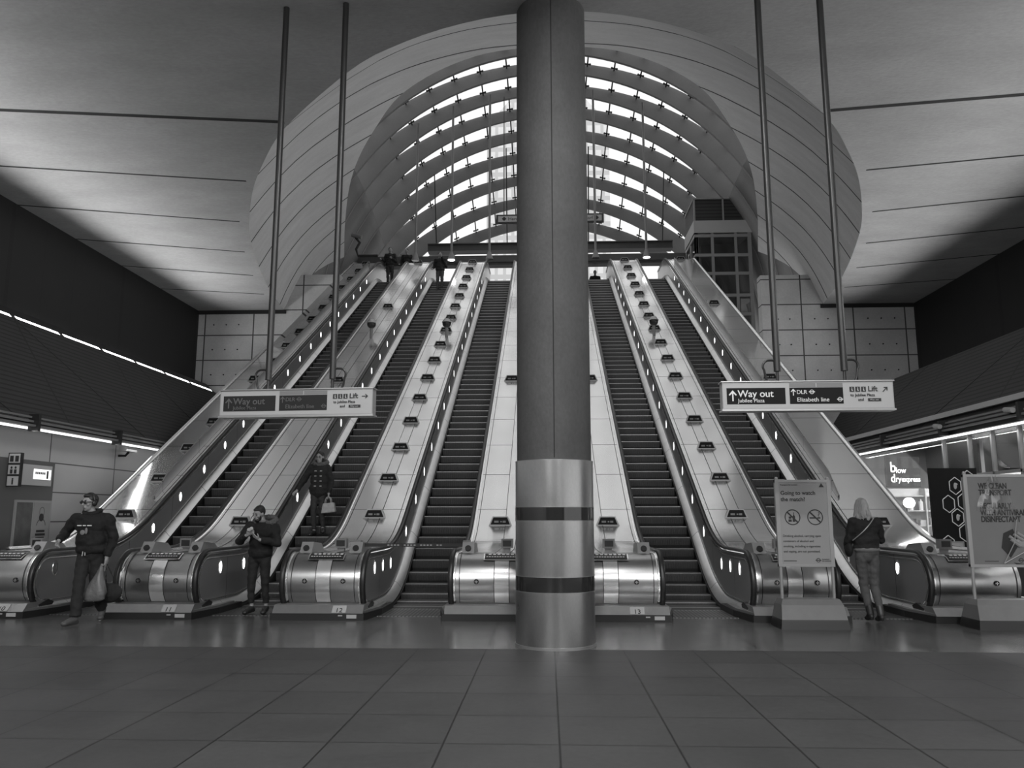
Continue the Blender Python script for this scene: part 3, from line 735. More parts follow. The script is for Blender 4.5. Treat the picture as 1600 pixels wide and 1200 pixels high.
for x, lb in ((-5.7, 'dome camera on the deck between the two left escalators'), (-3.28, 'dome camera on the deck left of the column'), (3.28, 'dome camera on the deck right of the column')):
    Y = 25.05; z = zh(Y)-.05
    t = thing('dome_camera', lb, 'camera', (x, Y, z))
    g = G(); g.cyl((x, Y, z), (x, Y, z+.38), .05, n=10); g.obj('stem', GREYM, t)
    g = G(); g.ball((x, Y, z+.46), .14, 14); g.obj('dome', BLACK, t)
    g = G(); g.cyl((x, Y, z+.5), (x, Y, z+.62), .16, .08, 14); g.obj('hood', SIGNF, t)

# ------------------------------------------------------------------ column
t = thing('column', 'round concrete column with a steel clad base in front of the escalators', 'column', (0, 9.57, 0))
cx, cy = -.035, 9.58
g = G(); g.cyl((cx, cy, 0), (cx, cy, 7.9), .437, n=72); g.obj('shaft', COLC, t, angle=60)
g = G(); g.box(cx-.006, cx+.006, cy-.4385, cy-.43, 2.1, 7.9); g.obj('joint', GROOVE, t, smooth=False)
g = G(); g.cyl((cx, cy, .0), (cx, cy, 2.07), .455, n=72); g.obj('cladding', CLAD, t, angle=60)
for z0, z1 in ((1.395, 1.545), (.61, .775)):
    g = G(); g.cyl((cx, cy, z0), (cx, cy, z1), .458, n=72); b = g.obj('band', BANDG, t, angle=60)
g = G()
for z0 in (1.39, 1.545, .605, .775, 2.07): g.cyl((cx, cy, z0), (cx, cy, z0+.008), .4595, n=72)
g.cyl((cx, cy, .0), (cx, cy, .03), .462, n=72)
g.obj('band_edge', PLINTH, t, angle=60)

# ------------------------------------------------------------------ hanging direction signs
def arrow(g, x, y, z, h, ang=0):
    P = [(-.06, -.5), (.06, -.5), (.06, .22), (.28, 0), (.36, .09), (0, .5), (-.36, .09), (-.28, 0), (-.06, .22)]
    c, s = math.cos(ang), math.sin(ang)
    v = [(x+h*(c*px-s*pz), z+h*(s*px+c*pz)) for px, pz in P]
    # triangulate as convex pieces
    def q(idx): g.face([(v[i][0], y, v[i][1]) for i in idx])
    q((0, 1, 2, 8)); q((2, 3, 4, 5)); q((8, 2, 5)); q((5, 6, 7, 8))
def roundel(g, x, y, z, r, wd=.24):
    n = 24
    for i in range(n):
        a, b = 2*PI*i/n, 2*PI*(i+1)/n
        g.face([(x+r*math.cos(a), y, z+r*math.sin(a)), (x+r*math.cos(b), y, z+r*math.sin(b)), (x+r*(1-wd)*math.cos(b), y, z+r*(1-wd)*math.sin(b)), (x+r*(1-wd)*math.cos(a), y, z+r*(1-wd)*math.sin(a))])
    g.face([(x-r*1.35, y-.001, z-r*.17), (x+r*1.35, y-.001, z-r*.17), (x+r*1.35, y-.001, z+r*.17), (x-r*1.35, y-.001, z+r*.17)])
def hanging_sign(x, y, rz, dim, lift_ang, label, poles, zb=2.60):
    w, h = 1.84, .30
    t = thing('hanging_sign', label, 'sign', (0, 0, 0))
    face_w, face_b, tx = (SIGNW, SIGND if dim else SIGNB, TXTD if dim else TXTW)
    kids = []
    g = G(); g.box(-w/2, w/2, -.07, .07, 0, h); kids.append(g.obj('housing', SIGNF, t, smooth=False))
    g = G(); g.box(-w/2-.012, w/2+.012, -.085, .085, -.02, 0); g.box(-w/2-.012, w/2+.012, -.085, .085, h, h+.012); kids.append(g.obj('edge_frame', PLINTH, t, smooth=False))
    g = G(); g.face([(-w/2+.01, -.072, .01), (w/2-.01, -.072, .01), (w/2-.01, -.072, h-.01), (-w/2+.01, -.072, h-.01)]); kids.append(g.obj('face', face_w, t, smooth=False))
    yf = -.074
    g = G(); g.face([(-w/2+.045, yf, .055), (-w/2+.68, yf, .055), (-w/2+.68, yf, .235), (-w/2+.045, yf, .235)])
    g.face([(-w/2+.725, yf, .055), (-w/2+1.30, yf, .055), (-w/2+1.30, yf, .235), (-w/2+.725, yf, .235)])
    kids.append(g.obj('black_panel', face_b, t, smooth=False))
    g = G(); g.face([(-w/2+1.02, yf, .24), (-w/2+1.30, yf, .24), (-w/2+1.30, yf, .285), (-w/2+1.02, yf, .285)]); g.face([(-w/2+.725, yf, .24), (-w/2+1.01, yf, .24), (-w/2+1.01, yf, .285), (-w/2+.725, yf, .285)])
    kids.append(g.obj('line_colour_bar', GREYM, t, smooth=False))
    yt = -.077
    for ax_, az_, ah_ in ((-w/2+.11, .15, .12), (-w/2+.765, .185, .075)):
        g = G(); arrow(g, ax_, yt, az_, ah_); kids.append(g.obj('arrow', tx, t, smooth=False))
    for ax_, az_ in ((-w/2+.965, .187), (-w/2+1.262, .103)):
        g = G(); roundel(g, ax_, yt, az_, .024); kids.append(g.obj('roundel', tx, t, smooth=False))
    kids.append(text('Way out', .108, -w/2+.165, yt, .135, tx, t, bold=.001)); kids.append(text('Jubilee Plaza', .058, -w/2+.165, yt, .075, tx, t))
    kids.append(text('DLR', .062, -w/2+.80, yt, .165, tx, t)); kids.append(text('Elizabeth line', .066, -w/2+.80, yt, .08, tx, t))
    kids.append(text('Lift', .08, -w/2+1.565, yt, .19, TXTB, t, bold=.001)); kids.append(text('to Jubilee Plaza', .043, -w/2+1.375, yt, .135, TXTB, t)); kids.append(text('and', .043, -w/2+1.455, yt, .085, TXTB, t))
    g = G(); arrow(g, w/2-.09, yt, .21, .075, lift_ang)
    for k in range(3):
        u = -w/2+1.37+.062*k; g.face([(u, yt, .185), (u+.05, yt, .185), (u+.05, yt, .24), (u, yt, .24)])
    g.face([(-w/2+1.56, yt, .08), (-w/2+1.70, yt, .08), (-w/2+1.70, yt, .112), (-w/2+1.56, yt, .112)])
    kids.append(g.obj('lift_symbols', TXTB, t, smooth=False))
    g = G()
    for k in range(3):
        u = -w/2+1.395+.062*k; g.ball((u, yt-.001, .226), .006, 6); g.face([(u-.004, yt-.002, .192), (u+.004, yt-.002, .192), (u+.006, yt-.002, .218), (u-.006, yt-.002, .218)])
        g.face([(u+.006, yt-.002, .192), (u+.014, yt-.002, .192), (u+.006, yt-.002, .208)])
    kids.append(g.obj('pictogram', SIGNW, t, smooth=False))
    kids.append(text('Way out', .026, -w/2+1.58, yt-.002, .087, SIGNW, t))
    M = Matrix.Rotation(rz, 4, 'Z')
    for k in kids: k.data.transform(Matrix.Translation((x, y, zb)) @ M); k.matrix_parent_inverse = Matrix.Translation((-x, -y, -zb))
    t.location = (x, y, zb)
    for i, px in enumerate(poles):
        py = y-.0+math.sin(rz)*(px-x)
        g = G(); g.cyl((px, py, zb+h+.13), (px, py, HC), .038, n=16); g.obj('pole', POLE, t)
        g = G(); g.cyl((px, py, zb+h), (px, py, zb+h+.14), .017, n=10); g.obj('pole_stub', POLE, t)
        s = -1 if i == 0 else 1
        pts = [(px, py, zb+h+.24), (px+s*.05, py, zb+h+.255)] + [(px+s*(.085+.07*math.sin(a)), py, zb+h+.185+.07*math.cos(a)) for a in [j*PI/10 for j in range(8)]] + [(px+s*.13, py, zb+h+.06), (px+s*.10, py, zb+h)]
        g = G(); g.tube(pts, .013, 8); g.obj('cable', BLACK, t)
hanging_sign(-3.03, 9.27, -math.radians(4), True, -PI/2, 'dim hanging direction sign reading Way out, left of the column', (-3.40, -2.62))
hanging_sign(2.735, 8.95, -math.radians(.5), False, -PI/4, 'clear hanging direction sign reading Way out, right of the column', (2.44, 3.17))

# ------------------------------------------------------------------ poster stands
def stand(x, y, w, htop, label, kind):
    t = thing('poster_stand', label, 'poster stand', (x, y, 0))
    hw = w/2
    g = G()
    def ring(e, z, yo): return [(x-hw-e, y-yo, z), (x+hw+e, y-yo, z), (x+hw+e, y+yo, z), (x-hw-e, y+yo, z)]
    R = g.grid([ring(.07, 0, .26), ring(.055, .10, .24), ring(.05, .12, .235)], closed=True); g.bm.faces.new(R[0][::-1]); g.obj('rubber_base', BLACK, t, smooth=False)
    g = G(); R = g.grid([ring(.05, .12, .235), ring(.03, .30, .17), ring(.0, .37, .12)], closed=True); g.bm.faces.new(R[-1]); g.obj('base', STANDB, t, smooth=False)
    zb = .78; zt = htop
    for s in (-1, 1):
        g = G(); g.cyl((x+s*(hw-.03), y, .34), (x+s*(hw-.03), y, zt+.02), .022, n=12); g.ball((x+s*(hw-.03), y, zt+.02), .024, 10); g.obj('post', SIGNF, t)
    g = G(); g.box(x-hw+.0, x+hw-.0, y-.03, y+.03, zb, zb+.035); g.box(x-hw, x+hw, y-.03, y+.03, zt-.035, zt); g.box(x-hw+.0, x-hw+.05, y-.028, y+.028, zb, zt); g.box(x+hw-.05, x+hw, y-.028, y+.028, zb, zt); g.obj('frame', SIGNF, t, smooth=False)
    g = G(); g.box(x-hw+.045, x+hw-.045, y-.022, y+.022, zb+.03, zt-.03); g.obj('poster', POSTER if kind == 'match' else POSTER2, t, smooth=False)
    yf = y-.024
    L = x-hw+.07
    if kind == 'match':
        text('Transport for London', .026, L, yf, zt-.075, TXTB, t); text('Going to watch', .074, L+.0, yf, zt-.20, TXTB, t, bold=.0012); text('the match?', .074, L, yf, zt-.285, TXTB, t, bold=.0012)
        for k, s in enumerate(('Drinking alcohol, carrying open', 'containers of alcohol and', 'smoking, including e-cigarettes', 'and vaping, are not permitted.')): text(s, .043, L+.005, yf, zt-.76-.068*k, TXTB, t, sx=.92)
        g = G(); g.box(L, L+.17, yf-.001, yf, zb+.072, zb+.08); g.obj('small_print', TXTB, t, smooth=False); text('TRANSPORT', .018, x+hw-.17, yf, zb+.09, TXTB, t); text('FOR LONDON', .018, x+hw-.17, yf, zb+.068, TXTB, t)
        g = G()
        for cx_ in (x-.155, x+.145):
            g = G(); r = .105; zc = zt-.50; n = 28
            for i in range(n):
                a, b = 2*PI*i/n, 2*PI*(i+1)/n
                g.face([(cx_+r*math.cos(a), yf, zc+r*math.sin(a)), (cx_+r*math.cos(b), yf, zc+r*math.sin(b)), (cx_+r*.87*math.cos(b), yf, zc+r*.87*math.sin(b)), (cx_+r*.87*math.cos(a), yf, zc+r*.87*math.sin(a))])
            d = r*.68; g.face([(cx_-d-.007, yf-.001, zc+d-.007), (cx_-d+.007, yf-.001, zc+d+.007), (cx_+d+.007, yf-.001, zc-d+.007), (cx_+d-.007, yf-.001, zc-d-.007)])
            g.obj('prohibition_ring', TXTB, t, smooth=False)
        g = G()
        bx = x-.155; zc = zt-.50     # bottle and can
        g.face([(bx+.0, yf, zc-.06), (bx+.035, yf, zc-.06), (bx+.035, yf, zc+.01), (bx+.022, yf, zc+.03), (bx+.022, yf, zc+.065), (bx+.012, yf, zc+.065), (bx+.012, yf, zc+.03), (bx+.0, yf, zc+.01)])
        g.face([(bx-.055, yf, zc-.06), (bx-.012, yf, zc-.06), (bx-.012, yf, zc-.028), (bx-.055, yf, zc-.028)]); g.face([(bx-.05, yf, zc-.02), (bx-.015, yf, zc-.02), (bx-.015, yf, zc+.01), (bx-.05, yf, zc+.01)])
        g.obj('bottle_symbol', TXTB, t, smooth=False); g = G()
        cx_ = x+.145; g.face([(cx_-.075, yf, zc-.018), (cx_+.02, yf, zc-.018), (cx_+.02, yf, zc), (cx_-.075, yf, zc)]); g.face([(cx_+.028, yf, zc-.018), (cx_+.07, yf, zc-.018), (cx_+.07, yf, zc), (cx_+.028, yf, zc)])
        g.tube([(cx_+.05, yf, zc+.01), (cx_+.04, yf, zc+.03), (cx_+.06, yf, zc+.045), (cx_+.045, yf, zc+.07)], .004, 5)
        g.obj('cigarette_symbol', TXTB, t, smooth=False); g = G()
        tx = x+hw-.12; g.prism([(tx-.035, zt-.1), (tx+.035, zt-.1), (tx, zt-.045)], 'Y', yf, yf-.001)
        g.obj('warning_triangle', TXTB, t, smooth=False)
        g = G(); roundel(g, x+hw-.215, yf-.0005, zb+.085, .028, .3); g.obj('roundel', TXTB, t, smooth=False)
    else:
        rows = [('WE CLEAN', 0), ('TRANSPORT', 1), ('REGULARLY', 3), ('WITH ANTIVIRAL', 4), ('DISINFECTANT', 5)]
        for s, k in rows: text(s, .105, L+.12, yf, zt-.19-.088*k, TXTB, t, sx=.72, bold=.003)
        g = G(); hx, hz = x+.10, zt-.92
        g.face([(hx-.14, yf-.001, hz-.05), (hx-.03, yf-.001, hz-.18), (hx+.1, yf-.001, hz+.0), (hx+.03, yf-.001, hz+.2), (hx-.1, yf-.001, hz+.14)])
        g.face([(hx+.0, yf-.001, hz-.24), (hx+.24, yf-.001, hz-.27), (hx+.15, yf-.001, hz-.35)]); g.face([(hx+.24, yf-.001, hz+.1), (hx+.34, yf-.001, hz-.06), (hx+.3, yf-.001, hz+.03)])
        g.obj('poster_shape', TXTB, t, smooth=False)
        g = G()
        for i, (a, b) in enumerate((((-.03, .10), (.08, .02)), ((-.01, .06), (.1, -.03)), ((.03, .13), (.14, .05)), ((.07, .15), (.18, .08)))): g.tube([(hx+a[0], yf-.004, hz+a[1]), (hx+b[0], yf-.004, hz+b[1])], .022, 8)
        g.ball((hx+.15, yf-.003, hz+.03), (.09, .006, .075), 12); g.obj('printed_hand', POSTER, t)
        # torn film hanging over the front
        g = G(); rows_ = []
        for i in range(9):
            v = i/8; row = []
            for j in range(9):
                u = (j/8-.5)*(.1+.5*v); row.append((x-.1+u+.04*v, yf-.03-.02*math.sin(j*2.1+i)-.02*rnd.random(), zt-.03-.52*v+.12*abs(j/8-.5)*v+.03*math.sin(j*3)))
            rows_.append(row)
        g.grid(rows_); g.obj('torn_film', glass_mat('torn_film', .90, .12), t, angle=20)
        g = G(); g.tube([(x+.18, yf-.02, zt-.6), (x+.12, yf-.03, zt-.9), (x-.03, yf-.02, zb+.05)], .006, 5); g.obj('film_crease', SIGNF, t); g = G(); g.tube([(x-.03, yf-.02, zb+.05), (x+.28, yf-.03, zt-1.0)], .006, 5); g.obj('film_crease', SIGNF, t)
        g = G(); g.box(L+.12, L+.3, yf-.001, yf, zb+.072, zb+.08); g.obj('small_print', TXTB, t, smooth=False)
        g = G(); roundel(g, x+.2, yf-.0005, zb+.09, .03, .3); g.obj('roundel', TXTB, t, smooth=False)
    return t
stand(3.33, 11.2, .74, 1.93, 'tall poster stand with a notice asking Going to watch the match?', 'match')
stand(5.93, 11.22, .92, 2.0, 'wider poster stand with torn film over a disinfectant poster', 'disinfect')

# ------------------------------------------------------------------ left side wall things
XW = -9.28
t = thing('information_panel', 'dark wall panel with a lit sign and framed posters at the left edge', 'information panel', (XW, 14.0, 0))
g = G(); g.box(-9.3, -9.2, 13.1, 14.62, 0, 2.42); g.obj('backing', mat('panel_grey', .07, .45), t, smooth=False)
g = G(); g.box(-9.2, -9.18, 13.62, 14.52, 1.98, 2.34); g.obj('light_box', SIGNW, t, smooth=False)
g = G(); g.box(-9.18, -9.172, 13.98, 14.48, 2.09, 2.27); g.obj('lit_sign', LIT, t, smooth=False)
g = G()
for k in range(6): g.box(-9.172, -9.17, 14.02+.05*k, 14.055+.05*k, 2.18, 2.22)
g.box(-9.172, -9.17, 14.35, 14.40, 2.11, 2.25); g.obj('sign_print', TXTB, t, smooth=False)
g = G(); g.box(-9.2, -9.17, 13.56, 14.58, .82, 1.72); g.obj('poster_frame', SIGNF, t, smooth=False)
g = G(); g.box(-9.17, -9.166, 13.60, 14.03, .86, 1.68); g.obj('dark_poster', mat('dark_poster', .06, .4, var=.9, vscale=5), t, smooth=False)
g = G(); g.box(-9.17, -9.166, 14.06, 14.54, .86, 1.68); g.obj('pale_poster', POSTER, t, smooth=False)
g = G()
for k, (w_) in enumerate((.24, .28, .24)): g.box(-9.165, -9.163, 14.30-w_/2, 14.30+w_/2, 1.16-.06*k, 1.20-.06*k)
g.ball((-9.165, 14.3, 1.42), (.004, .07, .07), 12)
n = 16
for i in range(n):
    a, b = PI*i/n, PI*(i+1)/n
    g.face([(-9.163, 14.3+.13*math.cos(a), 1.28+.12*math.sin(a)), (-9.163, 14.3+.13*math.cos(b), 1.28+.12*math.sin(b)), (-9.163, 14.3+.115*math.cos(b), 1.28+.105*math.sin(b)), (-9.163, 14.3+.115*math.cos(a), 1.28+.105*math.sin(a))])
for i in range(n):
    a, b = 2*PI*i/n, 2*PI*(i+1)/n
    g.face([(-9.163, 14.3+.075*math.cos(a), 1.52+.085*math.sin(a)), (-9.163, 14.3+.075*math.cos(b), 1.52+.085*math.sin(b)), (-9.163, 14.3+.065*math.cos(b), 1.52+.075*math.sin(b)), (-9.163, 14.3+.065*math.cos(a), 1.52+.075*math.sin(a))])
g.obj('poster_print', TXTB, t, smooth=False)
t = thing('projecting_sign', 'narrow projecting pictogram sign with an i at the far left edge', 'sign', (-9.2, 13.4, 1.95))
g = G(); g.box(-9.2, -8.97, 13.30, 13.36, 1.93, 2.5); g.obj('board', BLACK, t, smooth=False)
g = G()
for k, z in enumerate((1.95, 2.14, 2.33)): g.box(-9.18, -8.99, 13.292, 13.30, z, z+.155)
g.obj('pictogram_tile', SIGNW, t, smooth=False)
text('i', .15, -9.085, 13.288, 1.975, TXTB, t, bold=.006, align='CENTER')
g = G(); g.ball((-9.12, 13.288, 2.25), (.018, .004, .022), 8); g.box(-9.14, -9.10, 13.286, 13.29, 2.15, 2.22); g.ball((-9.05, 13.288, 2.25), (.018, .004, .022), 8); g.box(-9.07, -9.03, 13.286, 13.29, 2.15, 2.22)
g.box(-9.16, -9.10, 13.286, 13.29, 2.35, 2.45); g.box(-9.07, -9.01, 13.286, 13.29, 2.35, 2.45); g.obj('pictogram', TXTB, t, smooth=False)
t = thing('cctv_camera', 'small white cctv camera on the pale left wall', 'camera', (-9.3, 17.1, 2.76))
g = G(); g.tube([(-9.3, 17.0, 2.72), (-9.15, 17.0, 2.72), (-9.08, 17.0, 2.8)], .025, 8); g.obj('bracket', BLACK, t)
g = G(); g.box(-9.16, -8.98, 16.75, 17.15, 2.8, 2.9); g.obj('housing', SIGNW, t, smooth=False)
for i, (Y, z) in enumerate(((16.2, 3.42), (13.7, 3.3))):
    t = thing('cctv_camera', ('nearer', 'farther')[1-i]+' cctv camera fixed to the edge rail of the right mesh canopy', 'camera', (7.7, Y, 3.05))
    g = G(); g.tube([(7.66, Y, 3.12), (7.55, Y, 3.16)], .025, 8); g.obj('bracket', BLACK, t)
    g = G(); g.tube([(7.55, Y+.08, 3.2), (7.52, Y-.2, 3.16)], .045, 10); g.obj('housing', SIGNW, t)

# ------------------------------------------------------------------ shop on the right
SX = 7.85
g = G(); g.box(11.0, 11.1, 8, 24.4, 0, 3.4); g.box(SX, 11.1, 24.3, 24.45, 0, 3.4); g.box(SX, 11.1, 8, 24.4, 3.4, 3.5); g.obj('wall_shop', SHOPW, kind='structure', smooth=False)
g = G(); g.box(SX+.02, SX+.035, 8, 24.3, .1, 2.94); g.obj('window_1', GLASS, kind='structure', smooth=False)
g = G()
for yy in (9.5, 11.6, 13.0, 13.95, 14.8, 15.6, 16.6, 22.0): g.box(SX-.02, SX+.05, yy, yy+.05, 0, 2.95)
g.box(SX-.02, SX+.05, 8, 24.3, 0, .1); g.box(SX-.02, SX+.05, 12.6, 16.6, 2.18, 2.23); g.obj('window_frame', SIGNF, kind='structure', smooth=False).name = 'trim_7'
# dark fascia panels in the upper part of the window
for i, (a, b) in enumerate(((12.75, 13.95), (14.05, 15.25), (15.45, 16.6))):
    g = G(); g.box(SX+.06, SX+.10, a, b, 2.24, 2.9); tag(g.obj('blind_panel', mat('blind', .02, .5), smooth=False), 'dark blind panel in the shop window, %s of three' % ('nearest', 'middle', 'farthest')[i], 'blind', 'dark blind panels')
t = thing('shop_sign', 'black sign with white lettering blow dry express inside the shop', 'sign', (8.5, 20.2, 2.5))
sy = 20.2
g = G(); g.box(8.14, 8.96, sy, sy+.06, 2.13, 2.87); g.obj('sign_board', SIGNB, t, smooth=False)
for s, sz, xx, zz in (('b', .36, 8.24, 2.50), ('low', .19, 8.38, 2.48), ('d', .28, 8.24, 2.26), ('ry', .19, 8.36, 2.27), ('express', .17, 8.50, 2.27)): text(s, sz, xx, sy-.01, zz, LITT, t, sx=.85, bold=.003)
t = thing('advert_board', 'tall black board with white outlined hexagons beside the shop', 'board', (7.2, 15.0, 0))
bx0, bx1, by = 6.78, 7.62, 15.0
g = G(); g.box(bx0, bx1, by, by+.06, 0, 2.3); g.obj('board', SIGNB, t, smooth=False)
g = G()
for cx_, cz in ((7.22, 1.98), (7.08, 1.66), (7.22, 1.42), (7.35, 1.7), (7.02, .95), (7.2, .78), (7.33, 1.15), (7.45, 2.1), (7.48, 1.4), (7.48, .95)):
    h = [(cx_+.115*math.cos(a), by-.006, cz+.155*math.sin(a)) for a in [PI/6+PI/3*i for i in range(7)]]
    for a, b in zip(h, h[1:]): g.tube([a, b], .008, 5)
g.obj('hexagon_outline', TXTW, t)
g = G()
for cx_, cz in ((7.22, 1.98), (7.22, 1.42), (7.2, .78)): g.ball((cx_, by-.006, cz), (.03, .004, .06), 10); g.ball((cx_+.01, by-.008, cz+.03), (.035, .004, .02), 8)
g.obj('hexagon_picture', SIGNW, t)
t = thing('notice_holder', 'small framed notice standing in front of the black hexagon board', 'notice', (6.85, 14.3, .9))
g = G(); g.box(6.62, 6.95, 14.3, 14.33, .82, 1.02); g.obj('frame', SIGNF, t, smooth=False)
g = G(); g.box(6.65, 6.92, 14.295, 14.3, .85, .99); g.obj('paper', SIGNW, t, smooth=False)
g = G(); [g.box(6.67+.03*q, 6.69+.03*q, 14.29, 14.295, .89, .94) for q in range(7)]; g.obj('notice_print', TXTB, t, smooth=False)
g = G(); g.box(6.76, 6.80, 14.31, 14.33, 0, .82); g.box(6.65, 6.92, 14.2, 14.45, 0, .02); g.obj('post', GREYM, t, smooth=False)
# back display of the shop: shelves, bottles and hanging packets
t = thing('display_shelf', 'tall shelf unit of products behind the shop window', 'shelf', (9.2, 20.0, 0))
g = G(); g.box(8.0, 10.6, 20.2, 20.25, 0, 2.1)
for zz in (.5, .85, 1.2, 1.55, 1.9): g.box(8.0, 10.6, 19.95, 20.2, zz, zz+.03)
for xx in (8.0, 8.9, 9.8, 10.57): g.box(xx, xx+.03, 19.9, 20.2, 0, 2.1)
g.obj('carcass', SIGNW, t, smooth=False)
proto = None; cnt = 0
for zi, zz in enumerate((.53, .88, 1.23, 1.58)):
    for k in range(11):
        x = 8.12+.24*k; rr = rnd.random()
        g = G(); h = .12+.12*rr
        if rr > .45: g.cyl((x, 20.02, zz), (x, 20.02, zz+h), .05, n=10); g.cyl((x, 20.02, zz+h), (x, 20.02, zz+h+.05), .02, n=8)
        else: g.box(x-.07, x+.07, 19.95, 20.1, zz, zz+h)
        o = g.obj('product_bottle' if rr > .45 else 'product_box', (SIGNW, BLACK, GREYM, TXTW)[int(rr*97) % 4])
        tag(o, 'small product %s on the shop display shelf' % ('bottle' if rr > .45 else 'box'), 'product', 'product %s on the shop display shelf' % ('bottles' if rr > .45 else 'boxes'))
t = thing('slatted_rack', 'bright white slatted rack behind the right poster stand at the frame edge', 'rack', (7.4, 13.2, 0))
g = G()
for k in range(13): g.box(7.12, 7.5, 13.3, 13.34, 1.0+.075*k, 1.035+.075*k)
g.obj('slat', LIT, t, smooth=False)  # slats glow by emission; the rack is no lamp
g = G(); g.box(7.1, 7.13, 13.32, 13.4, .0, 2.0); g.box(7.49, 7.52, 13.32, 13.4, 0, 2.0); g.box(7.1, 7.52, 13.36, 13.4, .2, 2.0); g.obj('back_frame', BLACK, t, smooth=False)
t = thing('spot_lamp', 'bright spot lamp glowing inside the shop', 'lamp', (8.6, 19.4, 1.7))
g = G(); g.cyl((8.36, 19.6, 1.75), (8.36, 19.5, 1.75), .12, n=16); g.obj('lens', TUBE, t)
g = G(); g.cyl((8.36, 19.78, 1.75), (8.36, 19.6, 1.75), .06, .13, 16); g.cyl((8.36, 19.7, 1.7), (8.36, 19.7, 0), .02, n=8); g.obj('stand', BLACK, t)
t = thing('clothes_rail', 'rail of dark hanging garments inside the shop window', 'clothes rail', (8.6, 18.2, 0))
g = G(); g.tube([(8.3, 18.3, 0), (8.3, 18.3, 1.6), (9.3, 18.3, 1.6), (9.3, 18.3, 0)], .015, 8); g.obj('rail', TRIM, t)
for k in range(7):
    x = 8.42+.12*k; g = G(); g.prism([(x-.012, 1.58), (x+.012, 1.58), (x+.045, 1.35), (x+.05, .75), (x-.05, .75), (x-.04, 1.35)], 'Y', 18.12, 18.48); g.obj('garment', (BLACK, GREYM, SIGNW)[k % 3], t, smooth=False)

# ------------------------------------------------------------------ people
def cap(g, p0, r0, p1, r1):       # tapered capsule
    g.cyl(p0, p1, r0, r1, n=12); g.ball(p0, r0, 12); g.ball(p1, r1, 12)
def fuse(g, name, m, parent, voxel, sm=6, disp=0.0):
    """union overlapping closed shapes into one continuous skin"""
    me = bpy.data.meshes.new(name); bmesh.ops.recalc_face_normals(g.bm, faces=g.bm.faces[:]); g.bm.to_mesh(me); g.bm.free()
    o = bpy.data.objects.new(name, me); COL.objects.link(o)
    md = o.modifiers.new('r', 'REMESH'); md.mode = 'VOXEL'; md.voxel_size = voxel
    if sm: s = o.modifiers.new('s', 'SMOOTH'); s.iterations = sm; s.factor = .5
    dg = bpy.context.evaluated_depsgraph_get(); new = bpy.data.meshes.new_from_object(o.evaluated_get(dg), depsgraph=dg)
    bpy.data.objects.remove(o)
    if disp:
        nn = [v.normal.copy() for v in new.vertices]
        for v, n_ in zip(new.vertices, nn):
            q = v.co*7; f = noise.noise(Vector((q.x, q.y, q.z*1.9)))+.5*noise.noise(q*2.6); v.co += n_*disp*f
    new.name = name; new.materials.clear(); new.materials.append(m); new.polygons.foreach_set('use_smooth', [True]*len(new.polygons))
    o = bpy.data.objects.new(name, new); COL.objects.link(o)
    if parent is not None: o.parent = parent
    return o
def V(*a): return Vector(a)
def hand(g, w, d, palm_n, side, curl=.5, s=1.0):
    """w wrist, d direction of fingers, palm_n palm normal, side +1/-1 which way the thumb leaves"""
    d = d.normalized(); palm_n = (palm_n - d*palm_n.dot(d)).normalized(); u = d.cross(palm_n)*side
    c = w + d*.045*s
    M = Matrix((u, d, palm_n)).transposed()
    g.ball(c, (.040*s, .050*s, .016*s), 12, M)
    cap(g, w-d*.02*s, .024*s, w+d*.03*s, .022*s)
    for i, (off, ln) in enumerate(((.030, .070), (.010, .078), (-.011, .072), (-.030, .056))):
        a = w + d*.085*s + u*off*s; p = a; dirv = d.copy()
        for k in range(3):
            ang = curl*(.5+.35*k); dirv = (d*math.cos(ang*(k+1)*.8) + palm_n*math.sin(ang*(k+1)*.8)).normalized()
            q = p + dirv*ln*s/2.6; cap(g, p, (.0098-.0012*k)*s, q, (.0088-.0012*k)*s); p = q
    a = w + d*.03*s + u*.032*s; b = a + (u*.75+d*.6+palm_n*.25).normalized()*.034*s; c2 = b + (u*.25+d*.85+palm_n*.5).normalized()*.03*s
    cap(g, a, .013*s, b, .0105*s); cap(g, b, .0105*s, c2, .0085*s)
